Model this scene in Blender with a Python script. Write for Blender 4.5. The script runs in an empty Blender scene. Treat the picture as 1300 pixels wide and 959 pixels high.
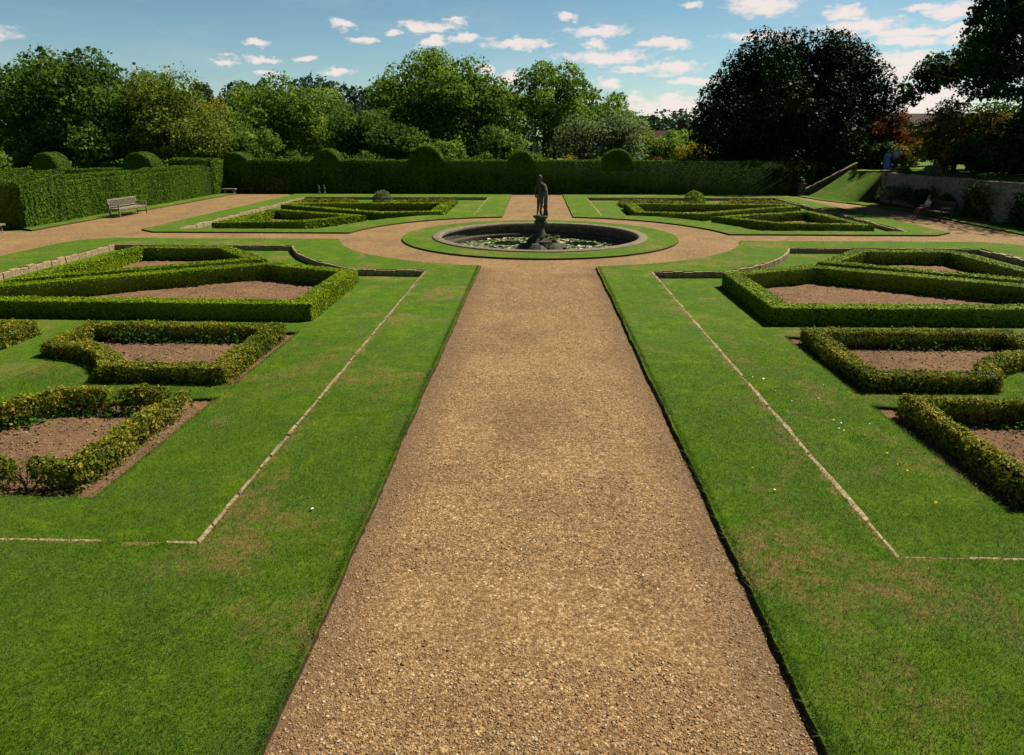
import bpy, math, random
import numpy as np
from mathutils import Vector, Matrix
from mathutils.geometry import tessellate_polygon
R = math.radians
rng = np.random.default_rng(7)
random.seed(7)
scn = bpy.context.scene
COL = scn.collection

# ------------------------------------------------------------------ helpers
def tag(o, label=None, cat=None, group=None, kind=None):
    if label: o['label'] = label
    if cat: o['category'] = cat
    if group: o['group'] = group
    if kind: o['kind'] = kind
    return o

def empty(name, loc, rz=0, label=None, cat=None, group=None):
    o = bpy.data.objects.new(name, None); COL.objects.link(o)
    o.location = loc; o.rotation_euler = (0, 0, rz); o.empty_display_size = .2
    return tag(o, label, cat, group)

def mesh_np(name, V, F, mat=None, parent=None, rnd=None, smooth=False, mats=None, midx=None):
    """V (n,3), F (m,k) constant k"""
    V = np.asarray(V, dtype=np.float32); F = np.asarray(F, dtype=np.int32)
    me = bpy.data.meshes.new(name)
    m, k = F.shape
    me.vertices.add(len(V)); me.vertices.foreach_set('co', V.ravel())
    me.loops.add(m*k); me.loops.foreach_set('vertex_index', F.ravel())
    me.polygons.add(m)
    me.polygons.foreach_set('loop_start', np.arange(0, m*k, k, dtype=np.int32))
    me.polygons.foreach_set('loop_total', np.full(m, k, dtype=np.int32))
    if smooth: me.polygons.foreach_set('use_smooth', np.ones(m, dtype=bool))
    if mats:
        for x in mats: me.materials.append(x)
        if midx is not None: me.polygons.foreach_set('material_index', np.asarray(midx, dtype=np.int32))
    elif mat: me.materials.append(mat)
    if rnd is not None:
        a = me.attributes.new('rnd', 'FLOAT', 'FACE'); a.data.foreach_set('value', np.asarray(rnd, dtype=np.float32))
    me.update(calc_edges=True)
    o = bpy.data.objects.new(name, me); COL.objects.link(o)
    if parent: o.parent = parent
    return o

class MB:
    """collects polygons, builds one mesh object"""
    def __init__(s): s.v = []; s.f = []; s.mi = []; s.cur = 0
    def add(s, vs, fs):
        n = len(s.v); s.v += [tuple(v) for v in vs]
        for f in fs: s.f.append([n+i for i in f]); s.mi.append(s.cur)
    def box(s, c, d, rz=0, tilt=0, taper=0, jit=0):
        hx, hy, hz = d[0]/2, d[1]/2, d[2]/2
        M = Matrix.Rotation(rz, 3, 'Z') @ Matrix.Rotation(tilt, 3, 'Y')
        vs = []
        for z in (-1, 1):
            for x, y in ((-1, -1), (1, -1), (1, 1), (-1, 1)):
                t = 1-taper if z > 0 else 1
                p = M @ Vector((x*hx*t, y*hy*t, z*hz))
                vs.append((c[0]+p.x+random.uniform(-jit, jit), c[1]+p.y+random.uniform(-jit, jit), c[2]+p.z+random.uniform(-jit, jit)))
        s.add(vs, [(3, 2, 1, 0), (4, 5, 6, 7), (0, 1, 5, 4), (1, 2, 6, 5), (2, 3, 7, 6), (3, 0, 4, 7)])
    def tube(s, pts, rad, n=8, cap=True):
        pts = [Vector(p) for p in pts]; rings = []
        for i, p in enumerate(pts):
            d = (pts[min(i+1, len(pts)-1)]-pts[max(i-1, 0)]).normalized()
            a = d.orthogonal().normalized()
            if i == 0: ref = a
            a = (ref - d*ref.dot(d)).normalized(); ref = a
            b = d.cross(a)
            r = rad[i] if hasattr(rad, '__len__') else rad
            rings.append([p+(a*math.cos(t)+b*math.sin(t))*r for t in [2*math.pi*k/n for k in range(n)]])
        base = len(s.v)
        for rg in rings: s.v += [tuple(q) for q in rg]
        for i in range(len(rings)-1):
            for k in range(n):
                s.f.append([base+i*n+k, base+i*n+(k+1) % n, base+(i+1)*n+(k+1) % n, base+(i+1)*n+k]); s.mi.append(s.cur)
        if cap:
            s.f.append([base+k for k in range(n)][::-1]); s.mi.append(s.cur)
            s.f.append([base+(len(rings)-1)*n+k for k in range(n)]); s.mi.append(s.cur)
    def lathe(s, prof, c=(0, 0, 0), n=24, sq=False):
        base = len(s.v)
        for r, z in prof:
            for k in range(n):
                t = 2*math.pi*(k+.5)/n
                s.v.append((c[0]+r*math.cos(t), c[1]+r*math.sin(t), c[2]+z))
        for i in range(len(prof)-1):
            for k in range(n):
                s.f.append([base+i*n+k, base+i*n+(k+1) % n, base+(i+1)*n+(k+1) % n, base+(i+1)*n+k]); s.mi.append(s.cur)
    def build(s, name, mat, parent=None, smooth=False, bevel=0):
        me = bpy.data.meshes.new(name); me.from_pydata(s.v, [], s.f)
        for m in (mat if isinstance(mat, list) else [mat]): me.materials.append(m)
        me.polygons.foreach_set('material_index', s.mi)
        if smooth: me.polygons.foreach_set('use_smooth', [True]*len(s.f))
        me.update()
        o = bpy.data.objects.new(name, me); COL.objects.link(o)
        if parent: o.parent = parent
        if bevel:
            b = o.modifiers.new('b', 'BEVEL'); b.width = bevel; b.segments = 2
        return o

# ------------------------------------------------------------------ materials
def newmat(name):
    m = bpy.data.materials.new(name); m.use_nodes = True
    nt = m.node_tree; nt.nodes.clear()
    return m, nt, nt.nodes, nt.links
def sc_(stops, k): return [(p, tuple(x*k for x in c)) for p, c in stops]
def ramp(ns, stops, interp='LINEAR'):
    r = ns.new('ShaderNodeValToRGB'); cr = r.color_ramp; cr.interpolation = interp
    cr.elements[0].position = stops[0][0]; cr.elements[0].color = (*stops[0][1], 1)
    cr.elements[1].position = stops[-1][0]; cr.elements[1].color = (*stops[-1][1], 1)
    for p, c in stops[1:-1]:
        e = cr.elements.new(p); e.color = (*c, 1)
    return r
def noise(ns, ls, vec, scale, detail=4, rough=.55, dist=0):
    n = ns.new('ShaderNodeTexNoise'); n.inputs['Scale'].default_value = scale
    n.inputs['Detail'].default_value = detail; n.inputs['Roughness'].default_value = rough
    n.inputs['Distortion'].default_value = dist
    if vec: ls.new(vec, n.inputs['Vector'])
    return n
def mixc(ns, ls, a, b, f, blend='MIX'):
    m = ns.new('ShaderNodeMix'); m.data_type = 'RGBA'; m.blend_type = blend
    for s, v in ((m.inputs[6], a), (m.inputs[7], b), (m.inputs[0], f)):
        if hasattr(v, 'is_output'): ls.new(v, s)
        elif isinstance(v, (int, float)): s.default_value = v
        else: s.default_value = (*v, 1)
    return m.outputs[2]
def objco(ns, scale=None):
    g = ns.new('ShaderNodeNewGeometry')
    return g.outputs['Position']
def prin(ns, rough=.8, spec=.3):
    p = ns.new('ShaderNodeBsdfPrincipled'); p.inputs['Roughness'].default_value = rough
    p.inputs['Specular IOR Level'].default_value = spec
    return p
def finish(nt, sh):
    o = nt.nodes.new('ShaderNodeOutputMaterial'); nt.links.new(sh, o.inputs['Surface'])
def bump(ns, ls, h, strength, dist):
    b = ns.new('ShaderNodeBump'); b.inputs['Strength'].default_value = strength; b.inputs['Distance'].default_value = dist
    ls.new(h, b.inputs['Height']); return b.outputs['Normal']

def leafmat(name, cols, trans=.3, rough=.55, spec=.25, tint=1.0):
    m, nt, ns, ls = newmat(name)
    a = ns.new('ShaderNodeAttribute'); a.attribute_name = 'rnd'
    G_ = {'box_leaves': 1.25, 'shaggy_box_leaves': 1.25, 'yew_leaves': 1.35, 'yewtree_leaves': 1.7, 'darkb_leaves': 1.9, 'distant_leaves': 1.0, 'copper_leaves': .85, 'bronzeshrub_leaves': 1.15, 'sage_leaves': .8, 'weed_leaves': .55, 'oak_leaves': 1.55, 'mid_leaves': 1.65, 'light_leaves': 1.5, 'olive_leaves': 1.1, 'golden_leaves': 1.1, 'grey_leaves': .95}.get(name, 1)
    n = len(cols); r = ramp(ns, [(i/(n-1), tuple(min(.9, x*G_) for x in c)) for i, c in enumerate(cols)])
    ls.new(a.outputs['Fac'], r.inputs[0])
    p = prin(ns, rough, spec*.2); ls.new(r.outputs[0], p.inputs['Base Color'])
    t = ns.new('ShaderNodeBsdfTranslucent')
    c2 = mixc(ns, ls, r.outputs[0], (1.0, 1.0, .45), 1.0, 'MULTIPLY'); 
    c3 = mixc(ns, ls, c2, (1.5*tint, 1.5*tint, 1.5*tint), 1.0, 'MULTIPLY'); ls.new(c3, t.inputs['Color'])
    mx = ns.new('ShaderNodeMixShader'); mx.inputs[0].default_value = trans
    ls.new(p.outputs[0], mx.inputs[1]); ls.new(t.outputs[0], mx.inputs[2])
    finish(nt, mx.outputs[0]); return m

def plain(name, c, rough=.7, spec=.3, var=.25, sc=6, bmp=0, metal=0):
    m, nt, ns, ls = newmat(name)
    P = objco(ns)
    n = noise(ns, ls, P, sc, 6, .65)
    r = ramp(ns, [(.3, tuple(x*(1-var) for x in c)), (.7, tuple(min(1, x*(1+var)) for x in c))])
    ls.new(n.outputs[0], r.inputs[0])
    p = prin(ns, rough, spec); p.inputs['Metallic'].default_value = metal
    ls.new(r.outputs[0], p.inputs['Base Color'])
    if bmp: ls.new(bump(ns, ls, n.outputs[0], .8, bmp), p.inputs['Normal'])
    finish(nt, p.outputs[0]); return m

def lawncol(ns, ls, P):
    big = noise(ns, ls, P, .55, 5, .62, .6)
    mid = noise(ns, ls, P, 2.6, 4, .65, .8)
    g = ramp(ns, [(.25, (.037, .088, .004)), (.5, (.066, .129, .006)), (.75, (.108, .175, .009))])
    ls.new(mid.outputs[0], g.inputs[0])
    dull = ramp(ns, [(.42, (0, 0, 0)), (.62, (.9, .9, .9))]); n3 = noise(ns, ls, P, .9, 5, .7, .5); ls.new(n3.outputs[0], dull.inputs[0])
    c = mixc(ns, ls, g.outputs[0], (.058, .110, .014), dull.outputs[0])
    dry = ramp(ns, [(.515, (0, 0, 0)), (.66, (.95, .95, .95))]); ls.new(big.outputs[0], dry.inputs[0])
    dry2 = ramp(ns, [(.38, (0, 0, 0)), (.60, (1, 1, 1))]); n4 = noise(ns, ls, P, 5, 5, .75); ls.new(n4.outputs[0], dry2.inputs[0])
    dm = ns.new('ShaderNodeMath'); dm.operation = 'MULTIPLY'; ls.new(dry.outputs[0], dm.inputs[0]); ls.new(dry2.outputs[0], dm.inputs[1])
    def mt(op, a, b=None, cl=False):
        m = ns.new('ShaderNodeMath'); m.operation = op; m.use_clamp = cl
        for i, v in enumerate((a, b)):
            if v is None: continue
            if hasattr(v, 'is_output'): ls.new(v, m.inputs[i])
            else: m.inputs[i].default_value = v
        return m.outputs[0]
    s3 = ns.new('ShaderNodeSeparateXYZ'); ls.new(P, s3.inputs[0]); ax = mt('ABSOLUTE', s3.outputs[0])
    dx = mt('ABSOLUTE', mt('SUBTRACT', ax, 3.5)); dx = mt('ADD', dx, mt('MULTIPLY', mt('GREATER_THAN', s3.outputs[1], 21.1), 9.0)); dx = mt('ADD', dx, mt('MULTIPLY', mt('LESS_THAN', s3.outputs[1], 5.8), 9.0))
    dy = mt('ADD', mt('ABSOLUTE', mt('SUBTRACT', s3.outputs[1], 5.95)), mt('MULTIPLY', mt('LESS_THAN', ax, 3.4), 9.0))
    dd = mt('MINIMUM', dx, mt('MULTIPLY', dy, 1.5))
    st = mt('SUBTRACT', mt('MULTIPLY', mt('SUBTRACT', mid.outputs[0], .33), 1.1), mt('MULTIPLY', dd, 1.6)); st = mt('MULTIPLY', mt('MULTIPLY', st, 6.0, True), .8)
    tot = mt('MAXIMUM', dm.outputs[0], mt('MULTIPLY', st, mt('ADD', dry2.outputs[0], .25, True)))
    return mixc(ns, ls, c, (.190, .132, .048), tot)
def lawnmat(name='lawn'):
    m, nt, ns, ls = newmat(name)
    P = objco(ns); c = lawncol(ns, ls, P)
    fine = noise(ns, ls, P, 55, 3, .75); vf = noise(ns, ls, P, 210, 2, .8); md = noise(ns, ls, P, 14, 4, .7)
    f0 = ramp(ns, [(.3, (.62, .64, .6)), (.5, (1, 1, 1)), (.7, (1.35, 1.3, 1.35))]); ls.new(md.outputs[0], f0.inputs[0])
    c = mixc(ns, ls, c, f0.outputs[0], .8, 'MULTIPLY')
    f = ramp(ns, [(.28, (.40, .43, .40)), (.52, (1, 1, 1)), (.74, (1.75, 1.6, 1.7))]); ls.new(fine.outputs[0], f.inputs[0])
    c = mixc(ns, ls, c, f.outputs[0], .8, 'MULTIPLY')
    f2 = ramp(ns, [(.3, (.55, .57, .55)), (.7, (1.5, 1.45, 1.45))]); ls.new(vf.outputs[0], f2.inputs[0])
    c = mixc(ns, ls, c, f2.outputs[0], .7, 'MULTIPLY')
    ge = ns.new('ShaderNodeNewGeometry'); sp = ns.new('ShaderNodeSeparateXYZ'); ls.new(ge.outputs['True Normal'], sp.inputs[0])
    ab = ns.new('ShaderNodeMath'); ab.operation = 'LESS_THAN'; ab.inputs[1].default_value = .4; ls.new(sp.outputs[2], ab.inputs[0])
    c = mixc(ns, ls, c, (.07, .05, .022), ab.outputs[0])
    p = prin(ns, .85, .06); ls.new(c, p.inputs['Base Color'])
    hh = ns.new('ShaderNodeMath'); ls.new(fine.outputs[0], hh.inputs[0]); ls.new(vf.outputs[0], hh.inputs[1])
    ls.new(bump(ns, ls, hh.outputs[0], .9, .02), p.inputs['Normal'])
    finish(nt, p.outputs[0]); return m
def blademat():
    m, nt, ns, ls = newmat('grass_blades')
    P = objco(ns); c = lawncol(ns, ls, P)
    a = ns.new('ShaderNodeAttribute'); a.attribute_name = 'rnd'
    r = ramp(ns, [(0, (.45, .5, .45)), (.45, (1.0, 1.05, 1.0)), (.85, (1.65, 1.5, 1.8)), (1, (3.0, 2.1, 4.0))]); ls.new(a.outputs['Fac'], r.inputs[0])
    c = mixc(ns, ls, c, r.outputs[0], 1.0, 'MULTIPLY')
    p = prin(ns, .7, .08); ls.new(c, p.inputs['Base Color'])
    t = ns.new('ShaderNodeBsdfTranslucent'); ls.new(c, t.inputs['Color'])
    mx = ns.new('ShaderNodeMixShader'); mx.inputs[0].default_value = .35
    ls.new(p.outputs[0], mx.inputs[1]); ls.new(t.outputs[0], mx.inputs[2]); finish(nt, mx.outputs[0]); return m

def gravelmat():
    m, nt, ns, ls = newmat('gravel')
    P = objco(ns)
    v = ns.new('ShaderNodeTexVoronoi'); v.inputs['Scale'].default_value = 62; ls.new(P, v.inputs['Vector'])
    v2 = ns.new('ShaderNodeTexVoronoi'); v2.inputs['Scale'].default_value = 33; ls.new(P, v2.inputs['Vector'])
    hs = ns.new('ShaderNodeSeparateColor'); ls.new(v.outputs['Color'], hs.inputs[0])
    st = ramp(ns, [(0, (.115, .060, .020)), (.35, (.182, .112, .049)), (.7, (.226, .147, .068)), (.93, (.28, .195, .10)), (1, (.42, .33, .20))]); ls.new(hs.outputs[0], st.inputs[0])
    hs2 = ns.new('ShaderNodeSeparateColor'); ls.new(v2.outputs['Color'], hs2.inputs[0])
    st2 = ramp(ns, [(0, (.6, .56, .52)), (.5, (1, 1, 1)), (.9, (1.2, 1.2, 1.2)), (1, (1.7, 1.7, 1.7))]); ls.new(hs2.outputs[1], st2.inputs[0])
    c = mixc(ns, ls, st.outputs[0], st2.outputs[0], .8, 'MULTIPLY')
    big = noise(ns, ls, P, .6, 6, .65, .4)
    b = ramp(ns, [(.30, (.74, .70, .68)), (.5, (.96, .94, .92)), (.66, (1.12, 1.08, 1.03))]); ls.new(big.outputs[0], b.inputs[0])
    c = mixc(ns, ls, c, b.outputs[0], 1.0, 'MULTIPLY')
    mp = ns.new('ShaderNodeMapping'); mp.inputs['Scale'].default_value = (1.0, 2.6, 1); ls.new(P, mp.inputs[0])
    s2 = noise(ns, ls, mp.outputs[0], 5.5, 5, .72, .5)
    b2 = ramp(ns, [(.3, (.72, .70, .68)), (.6, (1.08, 1.08, 1.08))]); ls.new(s2.outputs[0], b2.inputs[0])
    c = mixc(ns, ls, c, b2.outputs[0], .9, 'MULTIPLY')
    # damp, dirty margins of the main path
    sx = ns.new('ShaderNodeSeparateXYZ'); ls.new(P, sx.inputs[0])
    ax = ns.new('ShaderNodeMath'); ax.operation = 'ABSOLUTE'; ls.new(sx.outputs[0], ax.inputs[0])
    ad = ns.new('ShaderNodeMath'); ad.operation = 'MULTIPLY_ADD'; ad.inputs[1].default_value = .9; ls.new(s2.outputs[0], ad.inputs[0]); ls.new(ax.outputs[0], ad.inputs[2])
    er = ramp(ns, [(0, (0, 0, 0)), (1, (1, 1, 1))]); mr = ns.new('ShaderNodeMapRange'); mr.inputs[1].default_value = 1.75; mr.inputs[2].default_value = 2.45; mr.inputs[4].default_value = .8
    ls.new(ad.outputs[0], mr.inputs[0])
    lt = ns.new('ShaderNodeMath'); lt.operation = 'LESS_THAN'; lt.inputs[1].default_value = 2.2; ls.new(ax.outputs[0], lt.inputs[0])
    ly = ns.new('ShaderNodeMath'); ly.operation = 'LESS_THAN'; ly.inputs[1].default_value = 21.8; ls.new(sx.outputs[1], ly.inputs[0])
    mu = ns.new('ShaderNodeMath'); mu.operation = 'MULTIPLY'; ls.new(lt.outputs[0], mu.inputs[0]); ls.new(ly.outputs[0], mu.inputs[1])
    mu2 = ns.new('ShaderNodeMath'); mu2.operation = 'MULTIPLY'; ls.new(mr.outputs[0], mu2.inputs[0]); ls.new(mu.outputs[0], mu2.inputs[1])
    c = mixc(ns, ls, c, (.095, .058, .032), mu2.outputs[0])
    p = prin(ns, .9, .15); ls.new(c, p.inputs['Base Color'])
    inv = ns.new('ShaderNodeMath'); inv.operation = 'SUBTRACT'; inv.inputs[0].default_value = 1; ls.new(v.outputs['Distance'], inv.inputs[1])
    ls.new(bump(ns, ls, inv.outputs[0], .8, .012), p.inputs['Normal'])
    finish(nt, p.outputs[0]); return m

def soilmat():
    m, nt, ns, ls = newmat('soil')
    P = objco(ns)
    n1 = noise(ns, ls, P, 18, 8, .75); n2 = noise(ns, ls, P, 1.2, 4, .6, .5)
    r = ramp(ns, [(.3, (.085, .048, .026)), (.5, (.170, .104, .056)), (.68, (.24, .155, .088)), (.8, (.32, .235, .15))]); ls.new(n1.outputs[0], r.inputs[0])
    r2 = ramp(ns, [(.35, (.8, .76, .78)), (.65, (1.15, 1.08, 1))]); ls.new(n2.outputs[0], r2.inputs[0])
    c = mixc(ns, ls, r.outputs[0], r2.outputs[0], 1, 'MULTIPLY')
    p = prin(ns, .95, .1); ls.new(c, p.inputs['Base Color'])
    ls.new(bump(ns, ls, n1.outputs[0], 1, .06), p.inputs['Normal'])
    finish(nt, p.outputs[0]); return m

def stonemat(name, c1, c2, c3, sc=14, moss=.35):
    m, nt, ns, ls = newmat(name)
    P = objco(ns)
    n1 = noise(ns, ls, P, sc, 8, .7); n2 = noise(ns, ls, P, 2.2, 5, .7, .6)
    r = ramp(ns, [(.3, c1), (.5, c2), (.7, c3)]); ls.new(n1.outputs[0], r.inputs[0])
    mr = ramp(ns, [(.5, (0, 0, 0)), (.68, (moss, moss, moss))]); ls.new(n2.outputs[0], mr.inputs[0])
    c = mixc(ns, ls, r.outputs[0], (.05, .055, .022), mr.outputs[0])
    p = prin(ns, .88, .2); ls.new(c, p.inputs['Base Color'])
    ls.new(bump(ns, ls, n1.outputs[0], .8, .03), p.inputs['Normal'])
    finish(nt, p.outputs[0]); return m

def wallmat(name, stone, mortar, scale, bw=.45, rh=.18, axis='YZ'):
    m, nt, ns, ls = newmat(name)
    P = objco(ns); s = ns.new('ShaderNodeSeparateXYZ'); ls.new(P, s.inputs[0])
    cb = ns.new('ShaderNodeCombineXYZ')
    ls.new(s.outputs[1 if axis == 'YZ' else 0], cb.inputs[0]); ls.new(s.outputs[2], cb.inputs[1])
    nn = noise(ns, ls, P, 1.6, 3)
    ds = mixc(ns, ls, cb.outputs[0], nn.outputs[1], .03)
    b = ns.new('ShaderNodeTexBrick'); ls.new(ds, b.inputs['Vector'])
    b.inputs['Scale'].default_value = scale; b.inputs['Brick Width'].default_value = bw; b.inputs['Row Height'].default_value = rh
    b.inputs['Mortar Size'].default_value = .015; b.inputs['Bias'].default_value = -.2
    b.inputs['Color1'].default_value = (*stone, 1); b.inputs['Color2'].default_value = (*[x*.55 for x in stone], 1); b.inputs['Mortar'].default_value = (*mortar, 1)
    n1 = noise(ns, ls, P, 5, 8, .7); r = ramp(ns, [(.3, (.5, .5, .5)), (.7, (1.35, 1.3, 1.25))]); ls.new(n1.outputs[0], r.inputs[0])
    c = mixc(ns, ls, b.outputs[0], r.outputs[0], .9, 'MULTIPLY')
    p = prin(ns, .9, .15); ls.new(c, p.inputs['Base Color'])
    ls.new(bump(ns, ls, n1.outputs[0], .7, .04), p.inputs['Normal'])
    finish(nt, p.outputs[0]); return m

def watermat():
    m, nt, ns, ls = newmat('pond_water')
    P = objco(ns); n = noise(ns, ls, P, 9, 3)
    p = prin(ns, .04, .5); p.inputs['Base Color'].default_value = (.010, .012, .008, 1)
    ls.new(bump(ns, ls, n.outputs[0], .15, .02), p.inputs['Normal'])
    finish(nt, p.outputs[0]); return m

def woodmat():
    m, nt, ns, ls = newmat('weathered_wood')
    P = objco(ns); mp = ns.new('ShaderNodeMapping'); mp.inputs['Scale'].default_value = (30, 2.5, 30); ls.new(P, mp.inputs[0])
    n = noise(ns, ls, mp.outputs[0], 1, 6, .7)
    r = ramp(ns, [(.3, (.09, .068, .048)), (.7, (.24, .195, .145))]); ls.new(n.outputs[0], r.inputs[0])
    p = prin(ns, .8, .2); ls.new(r.outputs[0], p.inputs['Base Color'])
    finish(nt, p.outputs[0]); return m

M = {}
M['lawn'] = lawnmat(); M['gravel'] = gravelmat(); M['soil'] = soilmat()
M['kerb'] = stonemat('kerb_stone', (.12, .082, .042), (.25, .18, .10), (.42, .34, .21), 16, .55)
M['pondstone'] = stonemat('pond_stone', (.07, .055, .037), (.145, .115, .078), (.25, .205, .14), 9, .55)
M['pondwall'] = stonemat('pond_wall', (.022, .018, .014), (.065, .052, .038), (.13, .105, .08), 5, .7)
M['darkstone'] = stonemat('mossy_stone', (.02, .02, .015), (.05, .047, .035), (.11, .10, .075), 8, .8)
M['bronze'] = stonemat('statue_lead', (.03, .032, .027), (.06, .062, .052), (.12, .12, .10), 16, .3)
M['statuetop'] = stonemat('statue_lichen', (.07, .07, .056), (.13, .13, .105), (.24, .24, .20), 18, .1)
M['wall'] = wallmat('ragstone_wall', (.25, .215, .17), (.12, .105, .09), 2.2)
M['brick'] = wallmat('red_brick', (.12, .045, .03), (.11, .09, .07), 3.2, .5, .18, 'XZ')
M['roof'] = wallmat('clay_tile_roof', (.065, .035, .026), (.02, .013, .01), 5, .3, .2, 'XZ')
M['water'] = watermat(); M['wood'] = woodmat()
M['bark'] = plain('bark', (.07, .055, .04), .9, .1, .5, 9, .05)
M['twig'] = plain('twig_bark', (.10, .075, .05), .9, .1, .4, 30)
M['box'] = leafmat('box_leaves', [(.028, .056, .002), (.072, .120, .003), (.12, .170, .004), (.175, .22, .008)], .07)
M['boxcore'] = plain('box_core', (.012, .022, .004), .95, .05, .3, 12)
M['shag'] = leafmat('shaggy_box_leaves', [(.022, .034, .005), (.066, .088, .008), (.145, .150, .012), (.26, .19, .03)], .22)
M['yew'] = leafmat('yew_leaves', [(.012, .032, .002), (.030, .066, .003), (.056, .098, .005), (.09, .135, .008)], .08)
M['weed'] = leafmat('weed_leaves', [(.03, .09, .015), (.06, .17, .02), (.09, .22, .03)], .3)
def tl(n, a, b, c, t=.4): M[n] = leafmat(n+'_leaves', [a, b, c], t)
tl('oak', (.015, .036, .007), (.033, .066, .011), (.066, .108, .018))
tl('mid', (.026, .052, .009), (.056, .094, .015), (.105, .145, .027))
tl('light', (.040, .072, .013), (.078, .122, .022), (.135, .180, .037))
tl('olive', (.055, .085, .016), (.105, .140, .024), (.18, .205, .035))
tl('golden', (.08, .075, .008), (.15, .13, .012), (.24, .19, .02))
tl('grey', (.055, .085, .045), (.11, .155, .085), (.20, .25, .15))
tl('distant', (.020, .045, .028), (.036, .068, .040), (.055, .095, .052), .15)
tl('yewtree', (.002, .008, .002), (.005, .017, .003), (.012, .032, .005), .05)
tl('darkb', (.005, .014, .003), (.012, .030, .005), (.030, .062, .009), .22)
tl('copper', (.07, .022, .012), (.17, .052, .022), (.26, .12, .03), .3)
tl('bronzeshrub', (.05, .045, .010), (.10, .085, .016), (.19, .15, .03), .25)
tl('sage', (.07, .10, .045), (.15, .19, .09), (.27, .30, .16), .25)

# ------------------------------------------------------------------ foliage generators
def unit(v): return v/np.maximum(np.linalg.norm(v, axis=1, keepdims=True), 1e-9)
def leaves(name, P, N, s, mat, parent=None, rnd=None, jn=.8, aspect=.6, extra=None):
    """rhombic leaves at P facing roughly N; s size scalar or array"""
    n = len(P)
    N = unit(N + rng.normal(size=(n, 3))*jn)
    A = unit(np.cross(N, rng.normal(size=(n, 3)))); B = np.cross(N, A)
    s = np.broadcast_to(np.asarray(s, dtype=float).reshape(-1, 1), (n, 1))*np.clip(rng.lognormal(0, .33, (n, 1)), .45, 2.2)
    V = np.empty((n, 4, 3))
    V[:, 0] = P + A*s*.5; V[:, 1] = P + B*s*.5*aspect + N*s*.08; V[:, 2] = P - A*s*.5; V[:, 3] = P - B*s*.5*aspect + N*s*.08
    F = np.arange(n*4).reshape(n, 4)
    if rnd is None: rnd = rng.random(n)
    V = V.reshape(-1, 3)
    if extra is not None:      # extra = (V, F) core quads, material slot 1
        Vc, Fc, cm = extra[:3]; k1 = extra[3] if len(extra) > 3 else len(Fc)
        F = np.vstack([F, np.asarray(Fc)+len(V)]); V = np.vstack([V, Vc])
        return mesh_np(name, V, F, parent=parent, rnd=np.concatenate([rnd, np.zeros(len(Fc))]),
                       mats=[mat, cm, M['twig']], midx=[0]*n+[1]*k1+[2]*(len(Fc)-k1))
    return mesh_np(name, V, F, mat, parent, rnd)

def wob(P, f, seed=0):
    """cheap smooth noise -1..1"""
    r = np.random.default_rng(seed); o = np.zeros(len(P))
    for k in range(5):
        d = r.normal(size=3)*f*(1+.7*k); o += np.sin(P@d + r.uniform(0, 6.28))/(1+.5*k)
    return o/2.2

def offset(poly, d):
    n = len(poly); d = d if hasattr(d, '__len__') else [d]*n
    area = sum(poly[i][0]*poly[(i+1) % n][1]-poly[(i+1) % n][0]*poly[i][1] for i in range(n))
    sg = 1 if area > 0 else -1
    L = []
    for i in range(n):
        a, b = Vector(poly[i]), Vector(poly[(i+1) % n]); t = (b-a).normalized(); nn = Vector((t.y, -t.x))*sg
        L.append((a+nn*d[i], t))
    out = []
    for i in range(n):
        (p, t), (q, u) = L[i-1], L[i]
        cr = t.x*u.y-t.y*u.x
        if abs(cr) < 1e-3: out.append(tuple(q)); continue
        k = ((q.x-p.x)*u.y-(q.y-p.y)*u.x)/cr
        out.append((p.x+t.x*k, p.y+t.y*k))
    return out

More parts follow.
